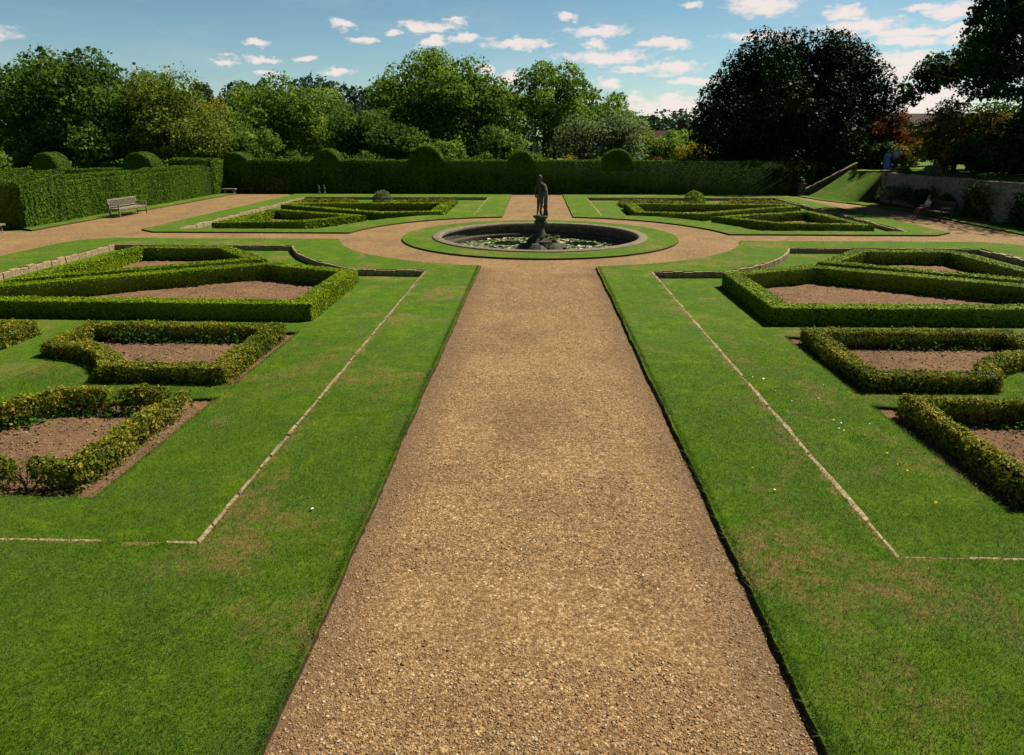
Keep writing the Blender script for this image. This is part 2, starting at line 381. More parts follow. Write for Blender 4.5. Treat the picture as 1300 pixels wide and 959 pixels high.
def hedge_mesh(name, poly, w, h, z0, s, dens, mat, parent=None, rough=.012, shag=0, gaps=0, seed=0, closed=True, wv=.02, bias=0, jn=.7, stems=None):
    """clipped hedge ring following poly (outer edge); leaves on outer, inner and top faces over a solid core"""
    n = len(poly); inner = offset(poly, -w)
    P = []; N = []
    ar = sum(poly[i][0]*poly[(i+1) % n][1]-poly[(i+1) % n][0]*poly[i][1] for i in range(n)); sg = 1 if ar > 0 else -1
    segs = range(n if closed else n-1)
    r = np.random.default_rng(seed+11)
    for i in segs:
        o0, o1 = np.array(poly[i]), np.array(poly[(i+1) % n]); i0, i1 = np.array(inner[i]), np.array(inner[(i+1) % n])
        t = (o1-o0)/max(1e-6, np.linalg.norm(o1-o0)); nn = np.array([t[1], -t[0]])*sg
        for a, b, nrm in ((o0, o1, nn), (i0, i1, -nn)):
            L = np.linalg.norm(b-a); k = int(L*h*dens)
            u = r.random(k)[:, None]; z = r.random(k)**.92*h
            xy = a+(b-a)*u
            P.append(np.column_stack([xy, z0+z])); N.append(np.tile([nrm[0], nrm[1], .05], (k, 1)))
        L = (np.linalg.norm(o1-o0)+np.linalg.norm(i1-i0))/2; k = int(L*w*dens*1.25)
        u = r.random(k)[:, None]; v = r.random(k)[:, None]
        xy = (o0+(o1-o0)*u)*(1-v)+(i0+(i1-i0)*u)*v
        P.append(np.column_stack([xy, np.full(k, z0+h)])); N.append(np.tile([0, 0, 1.], (k, 1)))
    if not closed:
        for a, b in ((poly[0], inner[0]), (poly[-1], inner[-1])):
            k = int(w*h*dens); u = r.random(k)[:, None]; xy = np.array(a)+(np.array(b)-np.array(a))*u
            j = 1 if a is poly[0] else -2
            q = np.array(a)-np.array(poly[j]); q = q/np.linalg.norm(q)
            P.append(np.column_stack([xy, z0+r.random(k)*h])); N.append(np.tile([q[0], q[1], .2], (k, 1)))
    P = np.vstack(P); N = np.vstack(N); Nu = unit(N)
    d = wob(P, 3.2, seed)*wv + wob(P, 11, seed+1)*wv*.6 + r.normal(size=len(P))*rough
    if shag: d = d + wob(P*np.array([1, 1, .35]), 5, seed+2)*shag + wob(P, 17, seed+3)*shag*.6
    P = P+Nu*d[:, None]
    P[:, 2] = np.maximum(P[:, 2], z0+.01)
    if gaps:
        g = wob(P*np.array([1, 1, .1]), 2.6, seed+5); low = (P[:, 2]-z0)/h
        keep = (g > -1.15+gaps*1.2) | (r.random(len(P)) < .12)
        P[:, 2] -= np.clip(-g*.25, -.02, .3)*(P[:, 2]-z0)*min(1, gaps*1.5)
        if gaps >= .2: keep &= ~((low < .42) & (r.random(len(P)) < .62*min(1, gaps+.3)))
        else: keep[:] = True
        P = P[keep]; N = N[keep]
    rn = np.clip(.45+.22*wob(P, 2.2, seed+8)+r.normal(size=len(P))*.24+bias, 0, 1)
    core = None
    if gaps < .2:
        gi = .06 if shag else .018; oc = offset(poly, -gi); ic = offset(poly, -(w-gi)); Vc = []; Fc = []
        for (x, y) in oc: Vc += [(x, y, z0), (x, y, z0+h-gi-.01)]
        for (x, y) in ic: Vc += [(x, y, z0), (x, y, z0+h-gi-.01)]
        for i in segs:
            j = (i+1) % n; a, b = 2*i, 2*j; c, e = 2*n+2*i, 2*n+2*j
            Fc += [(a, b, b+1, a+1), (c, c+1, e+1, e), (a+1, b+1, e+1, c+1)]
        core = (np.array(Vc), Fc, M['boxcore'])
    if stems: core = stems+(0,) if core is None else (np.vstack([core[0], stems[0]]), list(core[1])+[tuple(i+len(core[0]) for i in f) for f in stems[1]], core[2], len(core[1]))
    return leaves(name, P, N, s, mat, parent, rn, jn, .7, core)

def crown_pts(clumps, n, r=None, fill=.25, bottom=.55, spr=.10):
    r = r or rng
    C = np.array([c[0] for c in clumps]); Rr = np.array([c[1] if hasattr(c[1], '__len__') else (c[1],)*3 for c in clumps])
    w = (Rr[:, 0]*Rr[:, 2])**1.0; w = w/w.sum()
    idx = r.choice(len(C), n, p=w)
    D = unit(r.normal(size=(n, 3)) + np.array([0, 0, .25]))
    D[:, 2] = np.where(D[:, 2] < -.3, D[:, 2]*bottom, D[:, 2])
    rad = np.where(r.random(n) < fill, r.uniform(.2, .8, n), r.normal(.93, spr, n))
    rad = rad*(1+.16*wob(D*1.0+C[idx], 3.5, 3))
    P = C[idx]+D*Rr[idx]*rad[:, None]
    return P, D, idx

def make_clumps(cx, cy, z0, z1, rx, ry, m, r, lo=.26, hi=.40, shape=1.0):
    """clumps filling an egg-shaped envelope"""
    cz = z0+(z1-z0)*.48; rz = (z1-z0)*.5; out = []
    ph0 = r.uniform(0, 6.28)
    for i in range(m):
        zz = 1-2*(i+.5)/m; a = ph0+i*2.39996; q = math.sqrt(max(0, 1-zz*zz))
        d = np.array([q*math.cos(a), q*math.sin(a), zz])+r.normal(size=3)*.16; d /= np.linalg.norm(d)
        k = r.uniform(.60, .86) if i % 4 else r.uniform(.25, .55)
        s = r.uniform(lo, hi)*min(rx, rz*1.1)
        wd = 1.0 if d[2] > -.2 else .9
        out.append(((cx+d[0]*rx*k*wd, cy+d[1]*ry*k*wd, cz+d[2]*rz*k*shape), (s*1.1, s*1.1, s*.9)))
    out.append(((cx, cy, cz), (rx*.55, ry*.55, rz*.6)))
    return out

KN, KS = 1.45, .86
def tree(name, x, y, z1, rx, mat, label, n=9000, s=.24, z0=None, m=26, seed=1, base=-.5, trunk=True, cat='tree', group=None, lo=.24, hi=.40, trunks=1, fill=.25, ry=None, clumps=None, stretch=1, tr=None, spr=.10):
    r = np.random.default_rng(seed)
    if z0 is None: z0 = 1.0
    root = empty(name, (x, y, base), 0, label, cat, group)
    if clumps is None: clumps = make_clumps(0, 0, z0-base, z1-base, rx*1.06, (ry or rx)*.95, m, r, lo+.03, hi+.05)
    n = int(n*KN); s = s*KS
    P, D, idx = crown_pts(clumps, n, r, fill, spr=spr)
    P[:, 2] += (np.abs(r.normal(size=len(P)))*.15*stretch*(D[:, 2] > .3))
    cl = r.normal(size=len(clumps))*.16
    rn = np.clip(.45+cl[idx]+r.normal(size=n)*.2, 0, 1)
    ss = s*np.where(r.random(n) < .12, 1.5, 1.0)
    leaves('crown', P, D+np.array([0, 0, .3]), ss, M[mat], root, rn, .95, .75)
    if trunk:
        b = MB(); tr = tr or max(.14, rx*.045)
        H = z1-base
        for t in range(trunks):
            ox = (t-(trunks-1)/2)*rx*.22
            top = (ox*1.6+r.normal()*.3, r.normal()*.3, H*.80)
            pts = [(ox, 0, -.1), (ox+.05, .03, .25), (ox*1.1+r.normal()*.12, r.normal()*.1, H*.3), (ox*1.3+r.normal()*.2, r.normal()*.2, H*.55), top]
            b.tube(pts, [tr*1.5, tr*1.1, tr*.85, tr*.6, tr*.15], 8)
        order = sorted(range(len(clumps)), key=lambda i: -clumps[i][1][0] if hasattr(clumps[i][1], '__len__') else 0)
        for i in order[:min(11, len(order))]:
            c = clumps[i][0]; zs = max(.8, min(c[2]*.55, H*.6))
            b.tube([(0, 0, zs*.8), (c[0]*.45+r.normal()*.1, c[1]*.45, zs+(c[2]-zs)*.35), (c[0]*.9, c[1]*.9, c[2])], [tr*.5, tr*.3, tr*.08], 6)
        b.build('trunk', M['bark'], root, True)
    return root

# ------------------------------------------------------------------ layout of the garden (metres, path along +y)
PC = (0.06, 29.0)     # pond centre
def arc(r0, r1, a0, a1, n, c=PC):
    out = []
    for i in range(n+1):
        t = i/n; a = a0+(a1-a0)*t; rr = r0+(r1-r0)*t
        out.append((c[0]+rr*math.cos(a), c[1]+rr*math.sin(a)))
    return out
def resample(poly, step, jit, fixed=None):
    out = []; n = len(poly)
    for i in range(n):
        a, b = Vector(poly[i]), Vector(poly[(i+1) % n]); L = (b-a).length
        k = max(1, int(L/step)); t = (b-a).normalized() if L > 0 else Vector((1, 0)); nn = Vector((t.y, -t.x))
        for j in range(k):
            p = a+(b-a)*(j/k)
            q = nn*(random.gauss(0, jit*.45)+jit*1.2*math.sin(p.x*2.1+p.y*1.7)*math.sin(p.y*.9+1)) if (j > 0) else Vector((0, 0))
            out.append((p.x+q.x, p.y+q.y))
    return out
def slab(name, outer, holes, z, zb, mat, kind='structure', skirt=True):
    loops = [outer]+holes
    tri = tessellate_polygon([[Vector((x, y, 0)) for x, y in l] for l in loops])
    flat = [p for l in loops for p in l]
    V = [(x, y, z) for x, y in flat]; F = []
    for t in tri:
        a, b, c = [Vector(flat[i]) for i in t]
        F.append(tuple(t) if (b-a).cross(c-a) > 0 else tuple(t)[::-1])
    nf = len(V)
    if skirt:
        V += [(x, y, zb) for x, y in flat]; k = 0
        for li, l in enumerate(loops):
            m = len(l)
            ar = sum(l[i][0]*l[(i+1) % m][1]-l[(i+1) % m][0]*l[i][1] for i in range(m))
            for i in range(m):
                a, b = k+i, k+(i+1) % m
                ccw = (ar > 0) == (li == 0)
                F.append((a, a+nf, b+nf, b) if ccw else (b, b+nf, a+nf, a))
            k += m
    me = bpy.data.meshes.new(name); me.from_pydata(V, [], F); me.materials.append(mat); me.update()
    o = bpy.data.objects.new(name, me); COL.objects.link(o)
    return tag(o, kind=kind)

def mir(poly, sx): return [(x*sx, y) for x, y in poly][::(1 if sx > 0 else -1)]

# near quarter outlines (x>0)
a_c = math.atan2(21.85-PC[1], 1.86-PC[0]); a_e = math.atan2(27.75-PC[1], 8.1-PC[0])
lawn_near = [(1.91, -5), (18.8, -5), (18.8, 26.2), (18.5, 27.1), (17.6, 27.75)] + arc(8.15, 7.4, a_e, a_c, 18)
a_f0 = math.atan2(36.2-PC[1], 1.84-PC[0]); a_f1 = math.atan2(29.75-PC[1], 8.15-PC[0])
lawn_far = [(1.87, 51.1)] + arc(7.5, 8.2, a_f0, a_f1, 18) + [(17.0, 29.75), (18.0, 30.6), (17.9, 51.1)]
g0 = math.atan2(21.05-PC[1], 5.75-PC[0]); g1 = math.atan2(25.9-PC[1], 9.42-PC[0])
sunk_near = [(3.53, 5.98), (16.4, 5.98), (16.4, 25.9)] + arc(9.88, 9.78, g1, g0, 16) + [(3.53, 20.95)]
h0 = math.atan2(36.9-PC[1], 5.75-PC[0]); h1 = math.atan2(30.9-PC[1], 9.75-PC[0])
sunk_far = [(3.45, 48.6), (3.45, 36.9)] + arc(9.78, 9.88, h0, h1, 12) + [(16.3, 30.9), (16.4, 48.6)]
def sunk_w(poly):   # visible width of kerb on each side
    out = []
    for i in range(len(poly)):
        a, b = poly[i], poly[(i+1) % len(poly)]
        if abs(a[0]-b[0]) < .05 and abs(a[0]) < 5: out.append(.06)
        elif abs(a[1]-b[1]) < .05 and abs(a[1]-5.98) < .1: out.append(.04)
        elif abs(a[0]-b[0]) < .2 and abs(a[0]) > 15: out.append(.11)
        else: out.append(.055)
    return out
ZL, ZS, ZD = .065, -.14, -.19
BEDS = {
 'A': [(5.38, 15.45), (15.7, 15.6), (15.7, 16.8), (8.42, 21.2), (5.36, 19.85)],
 'B': [(8.85, 21.85), (14.8, 18.1), (14.6, 24.4), (11.15, 24.45)],
 'C': [(5.55, 11.12), (7.8, 11.15), (8.05, 11.65), (8.45, 12.05), (8.95, 12.35), (9.85, 12.55), (9.9, 14.2), (5.55, 14.2)],
 'D': [(5.66, 7.33), (10.2, 7.35), (10.2, 8.45), (9.3, 8.55), (8.6, 8.85), (8.15, 9.4), (7.6, 10.05), (5.62, 10.15)],
 'E': [(11.0, 12.6), (12.2, 12.2), (12.9, 11.3), (15.2, 11.2), (15.2, 14.15), (11.0, 14.15)],
 'FA': [(5.25, 42.4), (5.2, 37.05), (8.3, 36.1), (15.2, 40.6), (15.0, 42.0)],
 'FB': [(8.75, 35.0), (11.05, 32.25), (15.15, 31.5), (14.8, 38.2)],
 'FC': [(5.3, 43.3), (9.3, 43.3), (9.6, 44.4), (8.6, 45.3), (8.2, 46.0), (5.35, 46.0)],
 'FD': [(11.6, 43.3), (15.6, 43.3), (15.6, 46.0), (12.6, 46.0), (12.3, 45.2), (11.5, 44.5)],
}
SOILX = {'C': (5.36, 11.08), 'D': (5.36, 7.12)}
def soilhole(k):
    p = BEDS[k]; q = offset(p, .03)
    if k == 'C': q = [(x if x > 5.7 else 5.36, y if y < 14 else y+.28) if x < 5.7 else (x, y) for x, y in q]; q = [(5.36, 11.08) if (x, y) == q[0] else (x, y) for x, y in q]
    if k == 'D': q = [(x, y) if x > 5.8 else (5.37, y) for x, y in q]
    if k == 'D': q = [(x, y-.14 if y < 7.5 else (y+.3 if (y > 10 and x < 5.8) else y)) for x, y in q]
    return q
for sx in (1, -1):
    ln = mir(lawn_near, sx); lf = mir(lawn_far, sx)
    hn = mir(offset(sunk_near, sunk_w(sunk_near)), sx); hf = mir(offset(sunk_far, sunk_w(sunk_far)), sx)
    slab('upper_lawn', resample(ln, .10, .013), [resample(hn, .12, .010)], ZL, -.02, M['lawn'])
    slab('upper_lawn', resample(lf, .3, .01), [resample(hf, .3, .01)], ZL, -.02, M['lawn'])
    holes = [resample(mir(soilhole(k), sx), .15, .012) for k in ('A', 'B', 'C', 'D')]
    if sx < 0: holes.append(resample(mir(soilhole('E'), sx), .15, .012))
    slab('lower_lawn', mir(sunk_near, sx), holes, ZS, ZD-.02, M['lawn'])
    holes = [resample(mir(offset(BEDS[k], .03), sx), .3, .01) for k in ('FA', 'FB', 'FC', 'FD')]
    slab('lower_lawn', mir(sunk_far, sx), holes, ZS, ZD-.02, M['lawn'])
    # soil sheets (displaced grid)
    for (x0, x1, y0, y1, st, nm) in ((5.2, 15.4, 7.0, 14.7, .06, 1), (5.3, 15.8, 15.4, 24.6, .1, 2), (5.1, 15.8, 31.2, 46.2, .25, 3)):
        gx = np.arange(x0, x1, st); gy = np.arange(y0, y1, st); X, Y = np.meshgrid(gx, gy)
        P = np.column_stack([X.ravel()*sx, Y.ravel(), np.zeros(X.size)])
        P[:, 2] = ZD-.01+wob(P, 2, 5)*.015+wob(P, 14, 6)*.01+rng.normal(size=len(P))*.008
        P[:, 2] = np.minimum(P[:, 2], ZS-.008)
        w = len(gx); i = np.arange((len(gy)-1)*w).reshape(-1, w)[:, :-1].ravel()
        F = np.column_stack([i, i+1, i+w+1, i+w] if sx > 0 else [i, i+w, i+w+1, i+1])
        tag(mesh_np('soil', P, F, M['soil'], smooth=True), kind='structure')
# gravel sheet with holes for the lawns and the pond
gp = [(-45, -6), (20.8, -6), (20.9, 40), (20.3, 43.2), (19.7, 45.2), (18.95, 47.4), (18.6, 50), (18.6, 52.9), (-22.7, 52.9), (-22.7, 30.1), (-45, 29.6)]
gh = [mir(offset(l, -.12), sx) for sx in (1, -1) for l in (lawn_near, lawn_far)] + [arc(5.6, 5.6, 0, 2*math.pi*(1-1/64), 63)]
slab('gravel_path', gp, gh, 0, -.1, M['gravel'], skirt=False)
slab('pond_verge', resample(arc(5.74, 5.74, 0, 2*math.pi*(1-1/64), 63), .3, .012), [arc(4.46, 4.46, 0, 2*math.pi*(1-1/64), 63)], ZL, -.02, M['lawn'])
# verges outside the gravel
slab('left_verge', resample([(-23.9, 30.9), (-22.7, 30.1), (-22.5, 52.4), (-24.3, 52.4)], .4, .02), [], ZL, -.02, M['lawn'])
slab('right_verge', resample([(20.75, -6), (24, -6), (24, 46), (22.2, 46.2), (22.2, 46.3), (19.9, 45.3), (20.3, 43.2), (20.85, 40)], .4, .02), [], ZL, -.02, M['lawn'])
# wide ground to the horizon, below the garden level, with a real hole under the parterre
bo = [(-3000, -3000), (3000, -3000), (3000, 3000), (-3000, 3000)]
slab('ground', bo, [], -1.2, -3, M['lawn'], skirt=False)
slab('ground', [(-45.2, -6.2), (-45.2, -60), (60, -60), (60, -6.2)], [], -.01, -1.2, M['lawn'])
slab('ground', [(-90, 29.75), (-45.1, 29.75), (-23.0, 30.3), (-23.0, 53.2), (40, 53.2), (40, 54), (60, 90), (-90, 90)], [], -.03, -1.2, M['lawn'])

# ------------------------------------------------------------------ stone kerbs round the sunken lawns
kerb_lab = {
 (1, 0): 'pale stone kerb round the near right sunken lawn, curving in from the fountain',
 (-1, 0): 'grass-worn stone kerb round the near left sunken lawn',
 (1, 1): 'thin dark-sided stone kerb round the far right sunken lawn',
 (-1, 1): 'broken pale stone kerb round the far left sunken lawn below the long yew hedge'}
for sx in (1, -1):
    for q, poly in enumerate((sunk_near, sunk_far)):
        b = MB(); ws = sunk_w(poly); n = len(poly); outl = offset(poly, .20); inl = offset(poly, -.006)
        for i in range(n):
            a, c = Vector(inl[i]), Vector(inl[(i+1) % n]); a2, c2 = Vector(outl[i]), Vector(outl[(i+1) % n]); L = (c-a).length
            worn = ws[i] < .07; k = max(1, round(L/(.33 if worn else .36)))
            for j in range(k):
                u0, u1 = j/k, (j+1)/k-random.uniform(.004, .016)/L
                top = ZL+random.choice((-.002, -.006, -.014, -.010, -.026)) if worn else ZL-.012+random.uniform(-.03, .022)
                e = random.uniform(-.014, .010) if worn else random.uniform(-.02, .012); nn = (a2-a).normalized()*e
                c4 = [a+(c-a)*u0+nn, a+(c-a)*u1+nn, a2+(c2-a2)*u1, a2+(c2-a2)*u0]
                if sx < 0: c4 = [Vector((-p.x, p.y)) for p in c4][::-1]
                vs = [(p.x, p.y, -.30) for p in c4]+[(p.x, p.y, top) for p in c4]
                fs = [(4, 5, 6, 7), (0, 1, 5, 4), (1, 2, 6, 5), (2, 3, 7, 6), (3, 0, 4, 7)]
                b.add(vs, [f[::-1] for f in fs])
        o = b.build('stone_kerb', M['kerb'], None, False, .012)
        tag(o, kerb_lab[(sx, q)], 'kerb', 'stone kerbs of the sunken lawns')

# ------------------------------------------------------------------ parterre hedges
side = {1: 'right', -1: 'left'}
LAB = {
 'A': 'tall crisply clipped box hedge round the large pointed bare bed at near {s}',
 'B': 'clipped box hedge between the tall near {s} hedge and the cross path',
 'C': 'shaggy yellowing box hedge in front of the tall clipped hedge at near {s}',
 'D': 'ragged box hedge closest to the viewer on the {s}',
 'E': 'shaggy box hedge cut off by the left edge of the photo, beside the notched hedge',
 'FA': 'clipped box hedge round the long pointed bed beyond the fountain on the {s}',
 'FB': 'clipped box hedge round the wedge-shaped bed beside the cross path, far {s}',
 'FC': 'low scrubby box hedge by the main path near the great yew hedge, far {s}',
 'FD': 'low scrubby box hedge on the outer side of the round bush, far {s}'}
for sx in (1, -1):
    for k, (w, h, s, dens, mat, kw) in {
        'A': (.50, .45, .034, 3200, 'box', dict(rough=.010, wv=.012, bias=.06, jn=.32)),
        'B': (.48, .42, .043, 1900, 'box', dict(rough=.012, wv=.012, bias=.04, jn=.32)),
        'C': (.32, .32, .034, 3600, 'shag', dict(rough=.022, jn=.5, shag=.03, wv=.015)),
        'D': (.20, .36, .036, 4000, 'shag', dict(rough=.024, jn=.5, shag=.04, wv=.02, bias=.02)),
        'E': (.34, .34, .036, 3200, 'shag', dict(rough=.022, shag=.045, wv=.02)),
        'FA': (.60, .42, .065, 950, 'box', dict(rough=.010, wv=.012, bias=.05, jn=.3)),
        'FB': (.50, .42, .065, 950, 'box', dict(rough=.010, wv=.012, jn=.3)),
        'FC': (.45, .28, .085, 420, 'shag', dict(rough=.04, shag=.06)),
        'FD': (.45, .28, .085, 420, 'shag', dict(rough=.04, shag=.06))}.items():
        if k == 'E' and sx > 0: continue
        poly = mir(BEDS[k], sx); lab = LAB[k].format(s=side[sx]); sd = ord(k[-1])*7+len(k)*3+(sx > 0)
        cx = sum(p[0] for p in poly)/len(poly); cy = sum(p[1] for p in poly)/len(poly)
        if k in ('C', 'D', 'E'):
            g = {'C': (.02 if sx > 0 else .15), 'E': .1, 'D': (.15 if sx > 0 else .75)}[k]
            b = MB(); n = len(poly); mid = offset(poly, -w/2)
            for i in range(n):
                a, c = Vector(mid[i]), Vector(mid[(i+1) % n]); L = (c-a).length
                for j in range(max(1, int(L/.22))):
                    p = a+(c-a)*((j+random.random()*.5)*.22/L)+Vector((random.gauss(0, .05), random.gauss(0, .05)))
                    for q in range(3):
                        e = p+Vector((random.gauss(0, .09), random.gauss(0, .09)))
                        b.tube([(p.x, p.y, ZD), (p.x*.6+e.x*.4+random.gauss(0, .02), p.y*.6+e.y*.4, ZD+h*.4), (e.x, e.y, ZD+h*random.uniform(.75, 1.02))], [.013, .008, .003], 5, False)
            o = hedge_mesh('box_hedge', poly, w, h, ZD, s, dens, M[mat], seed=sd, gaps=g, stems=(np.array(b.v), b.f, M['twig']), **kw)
            tag(o, lab, 'hedge', 'box hedges of the parterre')
        else:
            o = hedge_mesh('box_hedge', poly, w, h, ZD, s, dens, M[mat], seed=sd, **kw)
            tag(o, lab, 'hedge', 'box hedges of the parterre')

# weeds growing along the inner foot of the near hedges
def weeds(name, segs, n, s, label):
    P = []
    for (a, b, w) in segs:
        u = rng.random((n, 1)); q = np.array(a)+(np.array(b)-np.array(a))*u+rng.normal(size=(n, 2))*w
        z = np.abs(rng.normal(size=n))*.07*(1+wob(np.column_stack([q, np.zeros(n)]), 4, 9))
        P.append(np.column_stack([q, ZD+.02+z]))
    P = np.vstack(P); N = np.tile([0, 0, 1.], (len(P), 1))
    o = leaves(name, P, N, s, M['weed'], None, None, .8, .8); tag(o, label, 'weeds', kind='stuff')
weeds('weeds', [((-9.2, 13.75), (-6.2, 13.75), .05), ((-8.4, 9.2), (-7.7, 9.45), .13), ((-7.9, 9.75), (-6.1, 9.8), .06), ((-7.5, 11.5), (-7.2, 11.7), .05)], 480, .045, 'fresh green weeds along the inner foot of the near left hedges')
weeds('weeds', [((7.2, 13.72), (9.2, 13.72), .05), ((6.9, 9.75), (7.8, 9.6), .07)], 160, .04, 'thin green weeds along the inner foot of the near right hedges')

# lumps of soil and small stones on the beds
def nuggets(name, P, s, mat, label, cat):
    n = len(P)
    base = np.array([[1, 0, 0], [-1, 0, 0], [0, 1, 0], [0, -1, 0], [0, 0, 1], [0, 0, -1]], float)
    fc = np.array([[0, 2, 4], [2, 1, 4], [1, 3, 4], [3, 0, 4], [2, 0, 5], [1, 2, 5], [3, 1, 5], [0, 3, 5]])
    th = rng.uniform(0, 6.28, n); c, sn = np.cos(th), np.sin(th)
    sc = s*rng.lognormal(0, .35, n)
    B = base[None]*np.stack([sc*rng.uniform(.8, 1.5, n), sc*rng.uniform(.6, 1.1, n), sc*rng.uniform(.4, .8, n)], 1)[:, None]
    B = B+rng.normal(size=B.shape)*sc[:, None, None]*.15
    X = B[..., 0]*c[:, None]-B[..., 1]*sn[:, None]; Y = B[..., 0]*sn[:, None]+B[..., 1]*c[:, None]
    V = np.stack([X, Y, B[..., 2]], -1)+P[:, None]
    F = (fc[None]+np.arange(n)[:, None, None]*6).reshape(-1, 3)
    o = mesh_np(name, V.reshape(-1, 3), F, mat, rnd=np.repeat(rng.random(n), 8)); return tag(o, label, cat, kind='stuff')
def pebmat(name, cols):
    m, nt, ns, ls = newmat(name)
    a = ns.new('ShaderNodeAttribute'); a.attribute_name = 'rnd'
    r = ramp(ns, [(i/(len(cols)-1), c) for i, c in enumerate(cols)]); ls.new(a.outputs['Fac'], r.inputs[0])
    p = prin(ns, .8, .2); ls.new(r.outputs[0], p.inputs['Base Color']); finish(nt, p.outputs[0]); return m
M['pebble'] = pebmat('pebbles', [(.08, .042, .018), (.18, .10, .04), (.24, .145, .06), (.29, .19, .09), (.42, .34, .23)])
M['clod'] = pebmat('clods', [(.08, .05, .03), (.16, .10, .062), (.21, .14, .09), (.27, .20, .14)])
# density falls with distance
ky = rng.random(60000); Yp = 3.4+ky**1.7*17.5
Xp = rng.uniform(-1.88, 1.88, 60000)
edge = np.abs(Xp) > 1.45
keep = (wob(np.column_stack([Xp, Yp, Yp*0]), 1.3, 21) > -.35) | edge
Pp = np.column_stack([Xp, Yp, np.full(60000, .001)])[keep]
nuggets('loose_gravel', Pp, .0075, M['pebble'], 'loose buff stones scattered over the main gravel path', 'gravel')
cl = []
for sx in (1, -1):
    for (x0, x1, y0, y1, n) in ((5.38, 10, 11.2, 14.1, 1800), (5.38, 10, 7.2, 10.1, 2400), (6, 13, 16, 20.8, 1800)):
        cl.append(np.column_stack([rng.uniform(x0, x1, n)*sx, rng.uniform(y0, y1, n), np.full(n, ZD+.004)]))
cl = np.vstack(cl)
def inpoly(P, poly):
    x, y = P[:, 0], P[:, 1]; c = np.zeros(len(P), bool); n = len(poly)
    for i in range(n):
        x1, y1 = poly[i]; x2, y2 = poly[(i+1) % n]
        if y1 == y2: continue
        c ^= ((y1 > y) != (y2 > y)) & (x < (x2-x1)*(y-y1)/(y2-y1)+x1)
    return c
mk = np.zeros(len(cl), bool)
for sx in (1, -1):
    for k in ('A', 'C', 'D'): mk |= inpoly(cl, mir(soilhole(k), sx))
nuggets('soil_clods', cl[mk], .013, M['clod'], 'dry clods and little stones lying on the bare beds', 'clods')

# ------------------------------------------------------------------ grass blades near the viewer (stuff) and along cut edges
def blades(P, h, w, name, label, lean=.5, cols=None):
    n = len(P); th = rng.uniform(0, 6.28, n); d = np.column_stack([np.cos(th), np.sin(th), np.zeros(n)])
    hh = h*rng.uniform(.5, 1.3, n)[:, None]; l = rng.normal(size=(n, 2))*lean*hh
    V = np.empty((n, 3, 3)); V[:, 0] = P-d*w/2; V[:, 1] = P+d*w/2
    V[:, 2] = P+np.column_stack([l, hh[:, 0]])
    F = np.arange(n*3).reshape(n, 3)
    rn = np.clip(.42+.3*wob(P, 1.1, 31)+rng.normal(size=n)*.22, 0, 1)
    return tag(mesh_np(name, V.reshape(-1, 3), F, M['blade'], rnd=rn), label, 'grass', kind='stuff')
M['blade'] = blademat()
def zone(n, x0, x1, y0, y1, sx, z, inn=None, out=(), p=1.5):
    y = y0+rng.random(n)**p*(y1-y0); P = np.column_stack([rng.uniform(x0, x1, n)*sx, y, np.full(n, z)])
    m = np.ones(n, bool)
    if inn: m &= inpoly(P, inn)
    for o in out: m &= ~inpoly(P, o)
    m &= rng.random(n) < np.clip((y1-y)/(y1-y0)*2.2, 0, 1)
    return P[m]
G = []
for sx in (1, -1):
    sk = mir(offset(sunk_near, [w*1.0 for w in sunk_w(sunk_near)]), sx)
    G.append(zone(230000, 1.9, 8.5, 3.4, 13.5, sx, ZL-.004, mir(lawn_near, sx), [sk], 1.35))
    G.append(zone(150000, 3.5, 9.5, 5.9, 15.5, sx, ZS-.004, mir(offset(sunk_near, -.02), sx), [mir(soilhole(k), sx) for k in 'ABCD'], 1.2))
blades(np.vstack(G), .028, .006, 'grass', 'mown grass blades of the nearer lawns')
# fringes
def fringe(poly, z, dens, closed=True):
    out = []
    for i in range(len(poly)-(0 if closed else 1)):
        a, b = np.array(poly[i]), np.array(poly[(i+1) % len(poly)]); L = np.linalg.norm(b-a)
        if L < 1e-6: continue
        k = int(L*dens); u = rng.random((k, 1)); q = a+(b-a)*u+rng.normal(size=(k, 2))*.014
        out.append(np.column_stack([q, np.full(k, z)]))
    return np.vstack(out)
FR = []
for sx in (1, -1):
    FR.append(fringe([(1.93*sx, 3), (1.93*sx, 21.7)], ZL-.01, 420, False))
    FR.append(fringe([(3.47*sx, 6), (3.47*sx, 20.9)], ZL-.01, 45, False)); FR.append(fringe([(3.47*sx, 5.95), (9*sx, 5.95)], ZL-.01, 60, False))
    for k in ('C', 'D'): FR.append(fringe(mir(soilhole(k), sx), ZS-.01, 260))
blades(np.vstack(FR), .045, .008, 'grass', 'longer tufted grass fringing the cut lawn edges', 1.0)
